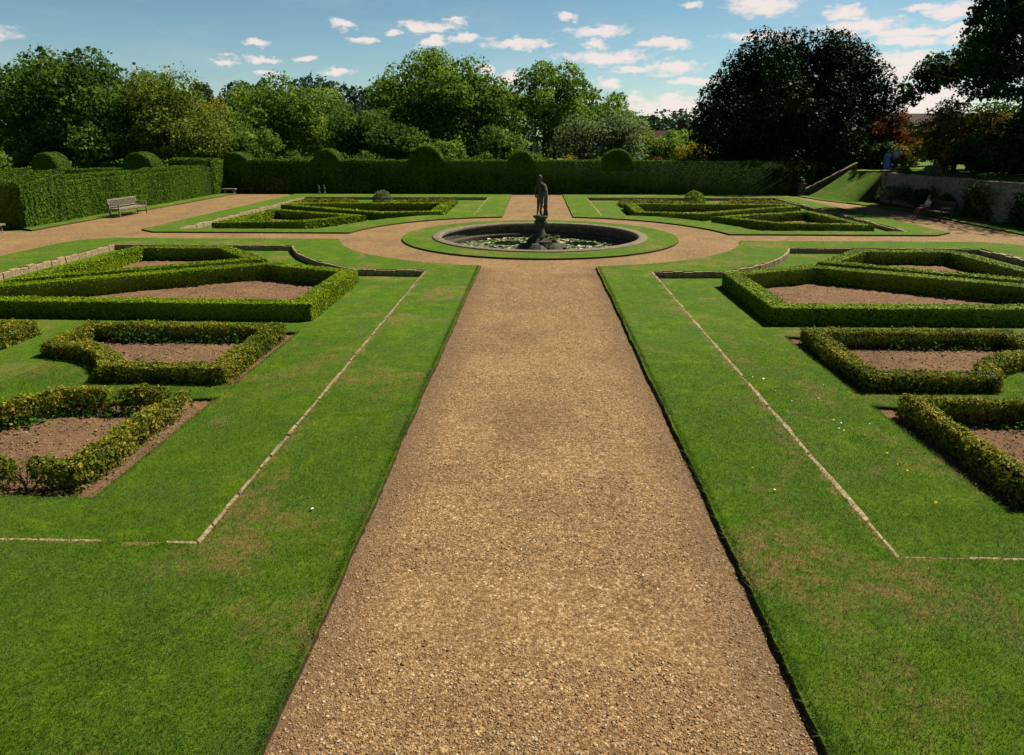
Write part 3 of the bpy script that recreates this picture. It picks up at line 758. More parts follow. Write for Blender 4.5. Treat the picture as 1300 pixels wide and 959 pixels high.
# daisies and dandelions
def specks(name, P, s, c, label):
    m, nt, ns, ls = newmat(name); p = prin(ns, .6, .2); p.inputs['Base Color'].default_value = (*c, 1); finish(nt, p.outputs[0])
    o = leaves(name, P, np.tile([0, 0, 1.], (len(P), 1)), s, m, None, None, .3, 1.0); tag(o, label, 'flowers', kind='stuff')
P = np.column_stack([rng.normal(6.2, .5, 30), rng.normal(8.9, .35, 30), np.full(30, ZS+.03)]); P = P[(P[:, 0] < 5.3) | (P[:, 1] > 10.4)]
P = np.vstack([P, np.column_stack([rng.normal(4.7, .25, 26), rng.normal(8.9, .9, 26), np.full(26, ZS+.03)]), np.column_stack([rng.normal(2.9, .5, 12), rng.normal(7.6, .8, 12), np.full(12, ZL+.03)])])
specks('dandelions', P[::2], .026, (.55, .5, .02), 'tiny yellow flowers dotted in the right hand lawn')
P = np.vstack([np.column_stack([rng.uniform(-6, -2.2, 9), rng.uniform(4.3, 12, 9), np.full(9, ZL+.03)]), np.column_stack([rng.uniform(3.8, 5.2, 18), rng.uniform(9, 12, 18), np.full(18, ZS+.035)])])
specks('daisies', P[(P[:, 0] > -3.4) | (P[:, 0] > 0) | (P[:, 1] < 5.8)], .022, (.8, .8, .72), 'small white daisies dotted in the lawns')

# ------------------------------------------------------------------ pond with statue
c = (PC[0], PC[1], 0)
pond = empty('fountain_basin', c, 0, 'round stone fountain basin with a ledge, ringed by grass', 'basin')
b = MB(); n = 96
b.lathe([(4.46, -.02), (4.50, .02), (4.51, .085), (4.47, .115), (4.22, .120), (4.14, .105), (4.12, .05), (4.13, -.02)], n=n)
b.build('coping', M['pondstone'], pond, True)
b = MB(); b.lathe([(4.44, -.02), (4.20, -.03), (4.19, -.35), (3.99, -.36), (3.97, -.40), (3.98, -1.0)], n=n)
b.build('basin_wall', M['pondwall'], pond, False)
b = MB(); b.v = [(4.0*math.cos(2*math.pi*k/64)+c[0], 4.0*math.sin(2*math.pi*k/64)+c[1], -.58) for k in range(64)]; b.f = [list(range(64))]; b.mi = [0]
tag(b.build('water', M['water']), kind='structure')
def padmat():
    m, nt, ns, ls = newmat('lily_pads')
    a = ns.new('ShaderNodeAttribute'); a.attribute_name = 'rnd'
    r = ramp(ns, [(0, (.03, .06, .012)), (.35, (.08, .13, .03)), (.6, (.22, .24, .11)), (1, (.62, .58, .42))]); ls.new(a.outputs['Fac'], r.inputs[0])
    p = prin(ns, .28, .6); ls.new(r.outputs[0], p.inputs['Base Color']); finish(nt, p.outputs[0]); return m
M['pad'] = padmat()
PV = []; PF = []; PR = []
for i in range(2600):
    rr = 3.85*math.sqrt(random.random()); t = random.uniform(0, 6.283); x, y = rr*math.cos(t), rr*math.sin(t)
    if math.hypot(x-.1, y) < 1.0 or (math.sin(x*1.9+1)+math.sin(y*2.3+.5) < -1.15): continue
    s = random.uniform(.055, .125); k0 = len(PV); ph = random.uniform(0, 6.28); tx, ty = random.gauss(0, .16), random.gauss(0, .16); z = -.568+random.random()*.02
    pts = [(0, 0)]+[(math.cos(ph+.25+q*(5.78/8))*s, math.sin(ph+.25+q*(5.78/8))*s) for q in range(9)]
    for (u, v) in pts: PV.append((x+u+c[0], y+v+c[1], z+abs(tx*u+ty*v)+math.hypot(u, v)*.12))
    for q in range(1, 9): PF.append((k0, k0+q, k0+q+1)); PR.append(0)
    rv = min(1, max(0, random.gauss(.5, .28))); PR[-8:] = [rv]*8
tag(mesh_np('lily_pads', PV, PF, M['pad'], rnd=PR), 'water lily pads covering the water of the round basin', 'lily pads', kind='stuff')
# rockwork base
def rock(mb, c, s, seed, n=10):
    r = random.Random(seed); ring = []; base = len(mb.v); L = 6
    for i in range(L+1):
        ph = math.pi*i/L
        for k in range(n):
            t = 2*math.pi*k/n; q = 1+r.uniform(-.17, .17)
            mb.v.append((c[0]+s[0]*math.sin(ph)*math.cos(t)*q, c[1]+s[1]*math.sin(ph)*math.sin(t)*q, c[2]+s[2]*math.cos(ph)*q))
    for i in range(L):
        for k in range(n):
            mb.f.append([base+i*n+k, base+i*n+(k+1) % n, base+(i+1)*n+(k+1) % n, base+(i+1)*n+k][::-1]); mb.mi.append(mb.cur)
statue = empty('statue', (PC[0]+.05, PC[1], -.6), 0, 'dark weathered statue of a draped youth on a rocky pedestal in the basin', 'statue')
b = MB()
for i, (x, y, z, s) in enumerate([(0, 0, .05, .62), (-.45, -.2, .05, .42), (.45, -.2, .05, .45), (.7, .1, 0, .34), (-.1, -.5, .02, .45), (-.68, .1, -.02, .3), (.3, .4, .05, .42), (-.3, .4, .1, .4), (.15, -.25, .3, .34), (-.2, 0, .42, .3), (.5, -.1, .3, .22)]):
    rock(b, (x*1.12, y*1.1, z+.03), (s*1.12, s*1.1, s*.8), i)
b.build('rockwork', M['darkstone'], statue)
b = MB(); b.lathe([(.02, .55), (.30, .55), (.27, .7), (.19, .80), (.16, .95), (.165, 1.05), (.21, 1.13), (.27, 1.20), (.28, 1.26), (.22, 1.30), (.23, 1.36), (.31, 1.44), (.32, 1.50), (.0, 1.505)], n=16)
b.build('pedestal', M['darkstone'], statue, True)
def skin(name, V, E, Rd, mat, parent, sub=2, loc=(0, 0, 0), scale=1):
    me = bpy.data.meshes.new(name); me.from_pydata([tuple(Vector(v)*scale+Vector(loc)) for v in V], E, []); me.materials.append(mat)
    o = bpy.data.objects.new(name, me); COL.objects.link(o); o.parent = parent
    sk = o.modifiers.new('skin', 'SKIN'); sk.use_smooth_shade = True; sk.branch_smoothing = .3
    if not me.skin_vertices: bpy.context.view_layer.objects.active = o
    d = me.skin_vertices[0].data if me.skin_vertices else None
    if d is None:
        me.skin_vertices_ensure() if hasattr(me, 'skin_vertices_ensure') else None
        d = me.skin_vertices[0].data
    for i, r in enumerate(Rd):
        rr = r if hasattr(r, '__len__') else (r, r)
        d[i].radius = (rr[0]*scale, rr[1]*scale); d[i].use_root = (i == 0)
    ss = o.modifiers.new('sub', 'SUBSURF'); ss.levels = sub; ss.render_levels = sub
    return o
def head(parent, c, s, mat, hair, hname='hair', face=(0, -1)):
    """hair cap as a child; nose and brow come from body head chain"""
    b = MB(); base = 0; prof = []
    n = 14; L = 8; fa = math.atan2(face[1], face[0])
    for i in range(L+1):
        ph = math.pi*.62*i/L
        for k in range(n):
            t = 2*math.pi*k/n; fr = max(0, math.cos(t-fa)); z = math.cos(ph)
            if fr > .3: z = max(z, .25+.35*fr)
            r = math.sin(math.acos(max(-1, min(1, z))))
            b.v.append((c[0]+s*.93*r*math.cos(t), c[1]+s*.93*r*math.sin(t), c[2]+s*1.12*z))
    for i in range(L):
        for k in range(n): b.f.append([i*n+k, (i+1)*n+k, (i+1)*n+(k+1) % n, i*n+(k+1) % n]); b.mi.append(0)
    o = b.build(hname, hair, parent, True); return o
# standing figure on pedestal, z from 1.5 (local) ; total height 1.62, facing the viewer, weight on its right leg, leaning on a post
SB = 1.505
V = [(-.03, 0, .86), (-.02, 0, 1.02), (-.03, 0, 1.20), (-.04, 0, 1.33), (-.04, 0, 1.39), (-.05, -.02, 1.47), (-.05, -.03, 1.57),
     (-.14, .0, 1.30), (-.22, .0, 1.12), (-.235, -.02, .98), (-.215, -.08, .80), (-.20, -.10, .72),
     (.07, .0, 1.29), (.16, -.02, 1.14), (.19, -.08, 1.03), (.23, -.20, 1.03), (.25, -.24, 1.00),
     (-.10, 0, .78), (-.10, -.02, .46), (-.13, .02, .10), (-.15, -.10, .03),
     (.05, 0, .78), (.03, -.08, .47), (-.02, -.02, .12), (.02, -.14, .035)]
E_ = [(0, 1), (1, 2), (2, 3), (3, 4), (4, 5), (5, 6), (3, 7), (7, 8), (8, 9), (9, 10), (10, 11), (3, 12), (12, 13), (13, 14), (14, 15), (15, 16), (0, 17), (17, 18), (18, 19), (19, 20), (0, 21), (21, 22), (22, 23), (23, 24)]
Rd = [(.13, .10), (.115, .085), (.15, .10), (.11, .08), .05, .088, .075, .062, .05, .042, .032, .03, .062, .05, .042, .032, .03, .088, .065, .04, .035, .088, .065, .04, .035]
skin('figure', V, E_, Rd, M['bronze'], statue, 2, (0, 0, SB))
# drapery over the left shoulder falling behind and onto the tree-stump post
skin('drapery', [(.10, .02, 1.30), (.15, .03, 1.18), (.20, .0, 1.05), (.22, .0, .88), (.23, .02, .70), (-.02, .05, .95), (-.12, .0, .84), (-.10, .0, .70), (.02, -.03, .66), (.10, .02, .78)],
     [(0, 1), (1, 2), (2, 3), (3, 4), (3, 9), (9, 5), (5, 6), (6, 7), (7, 8)], [.075, .08, .09, .075, .05, .10, .10, .09, .08, .09], M['statuetop'], statue, 2, (0, 0, SB))
b = MB(); b.tube([(.20, .03, SB-.01), (.21, .03, SB+.2), (.20, .02, SB+.5), (.215, .02, SB+.78), (.21, .01, SB+1.0)], [.12, .09, .085, .08, .075], 9)
b.tube([(.14, -.02, SB+.3), (.06, -.05, SB+.42)], [.03, .012], 6); b.tube([(.05, -.1, SB+.02), (.0, -.06, SB+.35), (-.02, -.05, SB+.5)], [.02, .02, .015], 6)
b.build('tree_stump_support', M['bronze'], statue, True)
b = MB(); hb = (-.05, -.03, 1.53+SB)
b.lathe([(.001, .125), (.045, .118), (.078, .09), (.094, .04), (.095, -.01), (.082, -.05), (.055, -.085), (.03, -.105), (.001, -.11)], hb, 16)
rock(b, (hb[0]+.01, hb[1]-.095, hb[2]-.02), (.014, .022, .028), 5, 6)
rock(b, (hb[0]-.095, hb[1], hb[2]-.015), (.014, .02, .032), 6, 6); rock(b, (hb[0]+.095, hb[1], hb[2]-.015), (.014, .02, .032), 7, 6)
hd = b.build('head', M['bronze'], statue, True)
head(hd, (hb[0], hb[1]+.01, hb[2]+.015), .105, None, M['statuetop'], 'curly_hair')
for i in range(5):
    P, D, _ = crown_pts([((-.1+i*.2, -.15-.1*(i % 2), .58+.05*(i % 3)), (.13, .1, .06))], 90)
    leaves('rock_plant', P, D, .07, M['sage'], statue)

# ------------------------------------------------------------------ benches
def bench(loc, rz, L, label, mat='wood'):
    root = empty('garden_bench', loc, rz, label, 'bench', 'garden benches beside the gravel')
    m = M[mat]
    b = MB()
    for i in range(5): b.box((0.0+.105*i-.21, 0, .43), (.085, L-.1, .025))
    b.box((.25, 0, .39), (.03, L-.16, .07)); b.build('seat', m, root, bevel=.004)
    b = MB(); b.box((-.31, 0, .88), (.035, L, .085), 0, -.15); b.box((-.265, 0, .53), (.03, L-.1, .05), 0, -.15)
    k = int(L/.11)
    for i in range(k): b.box((-.287, -L/2+.08+(L-.16)*i/(k-1), .70), (.018, .05, .32), 0, -.15)
    b.build('backrest', m, root, bevel=.003)
    for s in (-1, 1):
        b = MB(); b.box((.25, s*(L/2-.04), .31), (.06, .06, .62)); b.build('leg', m, root, bevel=.004)
        b = MB(); b.box((-.27, s*(L/2-.04), .21), (.06, .06, .44)); b.box((-.30, s*(L/2-.04), .66), (.05, .06, .5), 0, -.15); b.build('leg', m, root, bevel=.004)
        b = MB(); b.box((-.01, s*(L/2-.04), .635), (.62, .075, .03)); b.build('armrest', m, root, bevel=.004)
        b = MB(); b.box((-.01, s*(L/2-.04), .12), (.5, .03, .05)); b.build('stretcher', m, root)
    return root
bench((-22.15, 36.8, .02), R(-2), 2.5, 'weathered wooden slatted bench with its back to the long yew hedge')
M['darkwood'] = plain('dark_wood', (.055, .045, .035), .8, .2, .4, 20)
bench((20.4, 36.3, .02), R(180), 2.2, 'dark wooden bench in front of the stone terrace wall with a person at its end', 'darkwood')
def stonebench(loc, rz, L, label, mat='pondstone'):
    root = empty('stone_bench', loc, rz, label, 'stone bench', 'low stone benches at the ends of the hedges')
    b = MB(); b.box((0, 0, .37), (L, .42, .09)); b.build('slab', M[mat], root, bevel=.015)
    for s in (-1, 1):
        b = MB(); b.box((s*L*.33, 0, .16), (.14, .34, .33)); b.build('support', M[mat], root, bevel=.01)
stonebench((-24.1, 29.35, 0), 0, 1.3, 'low grey stone bench at the left edge, below the dark end of the yew hedge')
stonebench((-23.0, 51.5, .0), 0, 1.0, 'small pale stone bench in the far left corner of the gravel', 'kerb')
stonebench((-21.9, 52.1, .0), 0, 1.1, 'dark stone bench against the great yew hedge beside the small pale bench', 'darkstone')
for i, (x, lab) in enumerate(((-16.25, 'left one of two short dark stone posts before the great yew hedge'), (-15.85, 'right one of two short dark stone posts before the great yew hedge'))):
    b = MB(); b.lathe([(.10, 0), (.13, .0), (.13, .08), (.10, .1), (.09, .30), (.12, .36), (.12, .42), (.05, .46), (.09, .54), (.04, .62), (.001, .63)], (0, 0, 0), 12)
    o = b.build('stone_post', M['darkstone'], None, True); o.location = (x, 51.4, .06); tag(o, lab, 'post', 'short stone posts')

# ------------------------------------------------------------------ topiary: long hedges
def slabhedge(name, parent, x0, x1, y0, y1, z0, z1, s, dens, seed, streak=0, faces='xXyYt', rd=.03, slope=0):
    """thick clipped yew: faces sampled with leaves around a solid core"""
    P = []; N = []; r = np.random.default_rng(seed)
    def q(k, fx, fy, fz, n):
        k = int(k); P.append(np.column_stack([fx(k), fy(k), fz(k)])); N.append(np.tile(n, (k, 1)))
    U = lambda a, b: (lambda k: r.uniform(a, b, k)); Cst = lambda a: (lambda k: np.full(k, a))
    hz = z1-z0
    if 'x' in faces: q((y1-y0)*hz*dens, Cst(x0), U(y0, y1), U(z0, z1), [-1, 0, .15])
    if 'X' in faces: q((y1-y0)*hz*dens, Cst(x1), U(y0, y1), U(z0, z1), [1, 0, .15])
    if 'y' in faces: q((x1-x0)*hz*dens, U(x0, x1), Cst(y0), U(z0, z1), [0, -1, .15])
    if 'Y' in faces: q((x1-x0)*hz*dens, U(x0, x1), Cst(y1), U(z0, z1), [0, 1, .15])
    if 't' in faces: q((x1-x0)*(y1-y0)*dens*1.2, U(x0, x1), U(y0, y1), Cst(z1), [0, 0, 1])
    P = np.vstack(P); N = np.vstack(N); Nu = unit(N)
    # soften the top edges
    d = wob(P, 1.1, seed)*.05+wob(P, 4.5, seed+1)*.035+r.normal(size=len(P))*rd
    if streak: d += wob(P*np.array([1, 1, .12]), 3.6, seed+2)*streak+wob(P*np.array([1, 1, .1]), 9, seed+3)*streak*.7
    P = P+Nu*d[:, None]; P[:, 2] = np.maximum(P[:, 2], z0)
    e = np.minimum(np.minimum(P[:, 0]-x0, x1-P[:, 0]), np.minimum(P[:, 1]-y0, y1-P[:, 1])); near = np.clip(1-e/.18, 0, 1)
    P[:, 2] -= near*np.clip((P[:, 2]-(z1-.18))/.18, 0, 1)*.10
    rn = np.clip(.45+.2*wob(P*np.array([1, 1, .3]), 2.5, seed+6)+r.normal(size=len(P))*.22, 0, 1)
    if slope: P[:, 2] -= (P[:, 2]-z0)/hz*slope*np.clip(1-(P[:, 1]-y0)/(y1-y0), 0, 1)
    g = .05; Vc = [(x, y, z-(slope if (z > z0 and y < (y0+y1)/2) else 0)) for z in (z0, z1-g) for x, y in ((x0+g, y0+g), (x1-g, y0+g), (x1-g, y1-g), (x0+g, y1-g))]
    Fc = [(4, 5, 6, 7), (0, 1, 5, 4), (1, 2, 6, 5), (2, 3, 7, 6), (3, 0, 4, 7)]
    return leaves(name, P, N, s, M['yew'], parent, rn, .38, .55, (np.array(Vc), Fc, M['boxcore']))
def dome(parent, c, rx, ry, rz, n, s, seed):
    """clipped half-drum standing across the hedge"""
    r = np.random.default_rng(seed); n1 = int(n*.30); n2 = n-2*n1; P = []; N = []
    for sg in (-1, 1):
        t = r.uniform(0, math.pi, n1); q = np.sqrt(r.random(n1)); P.append(np.column_stack([rx*q*np.cos(t), np.full(n1, sg*ry), rz*q*np.sin(t)])); N.append(np.tile([0, sg, .05], (n1, 1)))
    t = r.uniform(0, math.pi, n2); y = r.uniform(-ry, ry, n2); P.append(np.column_stack([rx*np.cos(t), y, rz*np.sin(t)])); N.append(np.column_stack([np.cos(t), y/ry*.25, np.sin(t)]))
    P = np.vstack(P); N = unit(np.vstack(N)); e = np.clip((np.abs(P[:, 1])/ry-.85)/.15, 0, 1); sh = 1-.06*e
    P[:, 0] *= sh; P[:, 2] *= sh
    P = P+N*(wob(P, 2.5, seed)*.03+r.normal(size=len(P))*.015)[:, None]+np.array(c)
    k = 12; V = []; F = []
    for sg in (-1, 1):
        V.append((0, sg*(ry-.04), 0)); V += [((rx-.04)*math.cos(math.pi*i/k), sg*(ry-.04), (rz-.04)*math.sin(math.pi*i/k)) for i in range(k+1)]
    for i in range(0, k, 2):
        F.append((0, i+1, i+2, i+3)); F.append((k+2, k+2+i+3, k+2+i+2, k+2+i+1))
    for i in range(k): F.append((i+1, k+2+i+1, k+2+i+2, i+2))
    V = np.array(V)+np.array(c)
    return leaves('clipped_dome', P, N, s, M['yew'], parent, np.clip(.5+r.normal(size=len(P))*.22, 0, 1), .38, .6, (V, F, M['boxcore']))
fh = empty('yew_hedge', (0, 53.4, 0), 0, 'great dark yew hedge with clipped domes running across the far end of the garden', 'hedge')
def rel(x): return x
slabhedge('hedge_body', fh, -25.5, 20.5, -.9, .9, -.1, 2.42, .085, 520, 71, .02, 'yt', .02)
slabhedge('hedge_body', fh, -48, -25.5, -.9, .9, -.1, 1.75, .085, 420, 75, .02, 'yt', .02)
for i, (x, rx, zt) in enumerate(((-37.6, .92, 2.95), (-30.4, 1.1, 2.98), (-22.9, 1.15, 3.0), (-15.9, 1.05, 3.25), (-8.35, 1.28, 3.5), (-1.2, 1.0, 3.12), (5.95, 1.12, 3.25))):
    dome(fh, (x, -.03, 1.7), rx*1.12, .90, zt-1.7, 7000, .07, 80+i)
lh = empty('yew_hedge', (-24.6, 42, 0), 0, 'long sunlit green yew hedge behind the wooden bench on the left', 'hedge')
slabhedge('hedge_body', lh, -.9, .95, -8.1, 8.6, -.1, 2.08, .062, 1250, 72, .055, 'xXyt')
slabhedge('end_block', lh, -22, 1.1, -11.2, -7.9, -.1, 2.52, .066, 820, 73, .05, 'Xyt', slope=.5)
slabhedge('end_block', lh, -2.1, 1.0, 8.2, 10.4, -.1, 2.52, .09, 520, 74, .03, 'xXyt')

# round bushes in the far beds
for sx, (rx, lab) in ((-1, (.62, 'loose rounded grey-green bush in the far left bed')), (1, (.68, 'neat round clipped bush in the far right bed'))):
    r = np.random.default_rng(5+sx); n = 2600; D = unit(r.normal(size=(n, 3))+np.array([0, 0, .3])); D[:, 2] = np.maximum(D[:, 2], -.2)
    P = D*np.array([rx, rx, .68])*(1+r.normal(size=(n, 1))*.04)+np.array([10.5*sx, 46.9, ZD+.12])
    o = leaves('round_bush', P, D, .085, M['sage'] if sx < 0 else M['mid'], None, None, .6, .6); tag(o, lab, 'bush')

# ------------------------------------------------------------------ right side: terrace wall, bank, steps, upper terrace
WX = 22.5
b = MB()
ys = np.arange(-6, 46.01, 2.0); rnd_ = random.Random(3)
prev = None
for i, y in enumerate(ys):
    x = WX+.25*math.sin(y*.11)*.5+.2*(46-y)/52; top = 1.90+.12*(46-y)/20 if y > 20 else 2.05
    cur = (x, y, top+rnd_.uniform(-.02, .02))
    if prev:
        (xa, ya, ta), (xb, yb, tb) = prev, cur
        b.add([(xa, ya, -.1), (xb, yb, -.1), (xb+.06, yb, tb), (xa+.06, ya, ta), (xa+.55, ya, ta), (xb+.55, yb, tb), (xa+.55, ya, -.1), (xb+.55, yb, -.1)],
              [(0, 3, 2, 1), (3, 4, 5, 2), (4, 6, 7, 5)])
    prev = cur
b.add([(WX-.02, 46.0, -.1), (WX+.6, 46.0, -.1), (WX+.6, 46.0, 1.9), (WX+.05, 46.0, 1.9)], [(0, 3, 2, 1)][::-1])
wall = empty('terrace_wall', (WX, 20, 0), 0, 'long shaded ragstone retaining wall of the raised terrace on the right', 'wall')
o = b.build('wall_face', M['wall'], wall); o.location = (-WX, -20, 0)
b = MB(); b.box((0, 26.1, .92), (.5, .45, 2.1)); b.box((0, 26.1, 2.0), (.62, .57, .1)); b.build('pier', M['wall'], wall, bevel=.02)
# upper terrace ground
slab('upper_terrace', [(WX+.5, -6), (70, -6), (70, 110), (28, 110), (22.3, 54), (WX+.3, 46.1)], [], 1.80, -.1, M['lawn'])
# grass bank at the far end of the wall
bv = []; cols_ = 14; rows = 8
base_l = [(22.45, 45.95), (20.2, 45.55), (19.5, 46.6), (19.25, 48.5), (19.3, 50.4)]
topl = [(22.5, 46.1), (22.35, 46.4), (22.2, 47.4), (22.1, 48.8), (22.0, 50.4)]
def lerp_line(L, u):
    k = u*(len(L)-1); i = min(int(k), len(L)-2); f = k-i
    return (L[i][0]*(1-f)+L[i+1][0]*f, L[i][1]*(1-f)+L[i+1][1]*f)
for r_ in range(rows+1):
    v = r_/rows
    for c_ in range(cols_+1):
        a = lerp_line(base_l, c_/cols_); t = lerp_line(topl, c_/cols_)
        z = .05+1.80*(v**1.15)
        bv.append((a[0]*(1-v)+t[0]*v, a[1]*(1-v)+t[1]*v, z))
F = [(r_*(cols_+1)+c_, (r_+1)*(cols_+1)+c_, (r_+1)*(cols_+1)+c_+1, r_*(cols_+1)+c_+1) for r_ in range(rows) for c_ in range(cols_)]
tag(mesh_np('grass_bank', bv, [f[::-1] for f in F], M['lawn'], smooth=True), kind='structure')
slab('bank_foot', [(19.7, 45.25), (22.5, 45.9), (22.3, 47), (19.3, 51), (18.6, 50.9), (18.95, 47.4)], [], ZL-.01, -.05, M['lawn'])
# stone steps with a raking side wall
st = empty('garden_steps', (19.6, 51.6, 0), 0, 'shaded stone steps with a raking side wall behind the grass bank', 'steps')
b = MB()
for i in range(11): b.box((.15+i*.27, .5, .085*(2*i+1)/1.0*.97), (.30, 1.5, .165+0*i)) if False else b.box((.15+i*.27, .5, (i+1)*.165/2), (.27, 1.5, (i+1)*.165))
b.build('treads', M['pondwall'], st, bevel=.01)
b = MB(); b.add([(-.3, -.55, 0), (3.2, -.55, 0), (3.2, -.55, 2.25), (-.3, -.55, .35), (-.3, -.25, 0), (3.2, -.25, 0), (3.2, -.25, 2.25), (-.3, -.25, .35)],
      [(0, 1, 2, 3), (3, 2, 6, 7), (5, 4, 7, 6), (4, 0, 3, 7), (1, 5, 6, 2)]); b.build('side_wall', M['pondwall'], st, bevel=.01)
b = MB(); b.add([(-.38, -.60, .35), (3.2, -.60, 2.27), (3.2, -.60, 2.37), (-.38, -.60, .45), (-.38, -.20, .35), (3.2, -.20, 2.27), (3.2, -.20, 2.37), (-.38, -.20, .45)],
      [(0, 1, 2, 3), (3, 2, 6, 7), (5, 4, 7, 6), (4, 0, 3, 7), (1, 5, 6, 2), (0, 4, 5, 1)]); b.build('handrail_coping', M['pondstone'], st)
b = MB(); b.box((-.5, -.4, .4), (.42, .42, .8)); b.box((-.5, -.4, .84), (.52, .52, .08)); rock(b, (-.5, -.4, 1.02), (.17, .17, .17), 3); b.build('newel_pier', M['pondwall'], st, bevel=.01)

def shrub(name, x, y, z0, rx, h, mat, label, n=1600, s=.12, seed=1, ry=None, cat='shrub', group=None, m=9):
    r = np.random.default_rng(seed)
    cl = make_clumps(0, 0, 0.0, h, rx, (ry or rx), m, r, .32, .5)
    n = int(n*1.3); P, D, idx = crown_pts(cl, n, r, .3); P[:, 2] = np.maximum(P[:, 2], .02)
    b = MB()
    for i in range(5):
        a = r.uniform(0, 6.28); b.tube([(0, 0, -.05), (math.cos(a)*rx*.25, math.sin(a)*rx*.25, h*.4), (math.cos(a)*rx*.5, math.sin(a)*(ry or rx)*.5, h*.75)], [.03, .02, .006], 5, False)
    o = leaves(name, P, D, s, M[mat], None, np.clip(.5+r.normal(size=n)*.25, 0, 1), .9, .7, (np.array(b.v), b.f, M['twig']))
    o.location = (x, y, z0); return tag(o, label, cat, group)

shrub('flowering_shrub', 21.8, 43.6, .05, .95, 1.45, 'sage', 'pale grey-green leafy shrub at the foot of the terrace wall, left of the seated person', 2200, .11, 3)
shrub('shrub', 22.0, 41.2, .05, .9, 1.3, 'darkb', 'dark evergreen shrub against the terrace wall behind the bench', 1800, .11, 4)
shrub('shrub', 22.1, 38.3, .05, .6, 1.1, 'darkb', 'small dark shrub at the wall foot just right of the bench', 1300, .1, 5)
def climber(y0, w, h, n, mat, label, seed):
    r = np.random.default_rng(seed); y = r.normal(size=n)*w*.42; z = np.abs(r.normal(size=n))*h*.42; z = np.where(z > h, r.uniform(0, h, n), z)
    k = wob(np.column_stack([y*0, y, z]), 2.6, seed) > -.35; y, z = y[k], z[k]
    P = np.column_stack([-np.abs(r.normal(size=len(y)))*.10-.02-.14*np.exp(-(y/w)**2*3), y, z])
    o = leaves('climbing_plant', P, np.tile([-1, 0, .4], (len(P), 1)), .10, M[mat], None, None, .7, .75); o.location = (22.52, y0, .08)
    tag(o, label, 'climbing plant', 'climbing plants on the terrace wall')
climber(36.2, 1.5, 1.9, 3600, 'oak', 'dark green climber spreading widely up the terrace wall', 6)
climber(32.6, 1.2, 1.5, 2600, 'darkb', 'lower dark climber on the terrace wall at the right edge', 7)
climber(40.2, 1.0, 1.3, 1600, 'darkb', 'sparse dark climber on the wall above the bench', 8)
shrub('wall_top_plant', 22.7, 44.3, 1.85, .45, .55, 'bronzeshrub', 'tuft of brownish plants on top of the wall below the two standing visitors', 700, .09, 8, 1.0)
shrub('wall_top_plant', 22.8, 41.4, 1.85, .5, .75, 'sage', 'bushy grey-green tuft hanging over the top of the terrace wall', 900, .1, 9, .9)
shrub('wall_top_plant', 22.9, 37.0, 1.9, .45, .5, 'darkb', 'dark tuft on the wall top above the bench', 700, .1, 10, 1.1)
for i, (x, y, w_, h_, m_, lab) in enumerate(((27.6, 48.2, 1.7, 2.4, 'bronzeshrub', 'low bronze bush on the terrace, right of the visitors'), (30.4, 47.6, 1.9, 2.3, 'darkb', 'low dark bush beneath the bronze shrub tree'), (33.6, 49.5, 2.4, 3.0, 'darkb', 'broad dark bush behind the trunk of the great terrace tree'), (29.8, 52.5, 2.2, 2.8, 'darkb', 'dark bush behind the bronze shrub tree'), (27.0, 54.2, 1.9, 2.2, 'bronzeshrub', 'bronze bush below the copper maple'))):
    shrub('shrub', x, y, 1.78, w_, h_, m_, lab, 3200, .14, 200+i)
shrub('shrub', 19.6, 53.3, 0, .9, 1.5, 'yewtree', 'dark twiggy shrub at the foot of the garden steps', 1600, .12, 11)
shrub('shrub', 21.6, 54.0, .5, 1.6, 2.1, 'darkb', 'dark shrub behind the raking wall of the steps', 2600, .13, 12)

# ------------------------------------------------------------------ people
def cmat(n, c, rough=.8): M[n] = plain(n, c, rough, .2, .12, 20)
cmat('skin', (.36, .20, .14), .6); cmat('blue_cloth', (.10, .20, .42)); cmat('white_cloth', (.6, .6, .58)); cmat('dark_cloth', (.03, .03, .045)); cmat('grey_hair', (.55, .54, .52)); cmat('brown_hair', (.09, .045, .025)); cmat('red_cloth', (.30, .06, .06)); cmat('mauve_cloth', (.20, .12, .20)); cmat('grey_cloth', (.42, .46, .46)); cmat('shoe', (.5, .45, .42))
def face_bits(p, c, s, f):
    """nose, eyes, ears and mouth on a head of radius s at c, facing unit vector f"""
    f = Vector((f[0], f[1], 0)).normalized(); l = Vector((-f.y, f.x, 0)); c = Vector(c)
    b = MB(); q = c+f*s*.95; rock(b, (q.x, q.y, q.z-.01), (.015, .015, .02), 1, 6); b.build('nose', M['skin'], p, True)
    for k in (-1, 1):
        b = MB(); q = c+l*s*.92*k; rock(b, (q.x, q.y, q.z), (.014, .014, .026), 2, 6); b.build('ear', M['skin'], p, True)
        b = MB(); q = c+f*s*.86+l*.03*k; rock(b, (q.x, q.y, q.z+.015), (.009, .009, .006), 1, 6); b.build('eye', M['dark_cloth'], p)
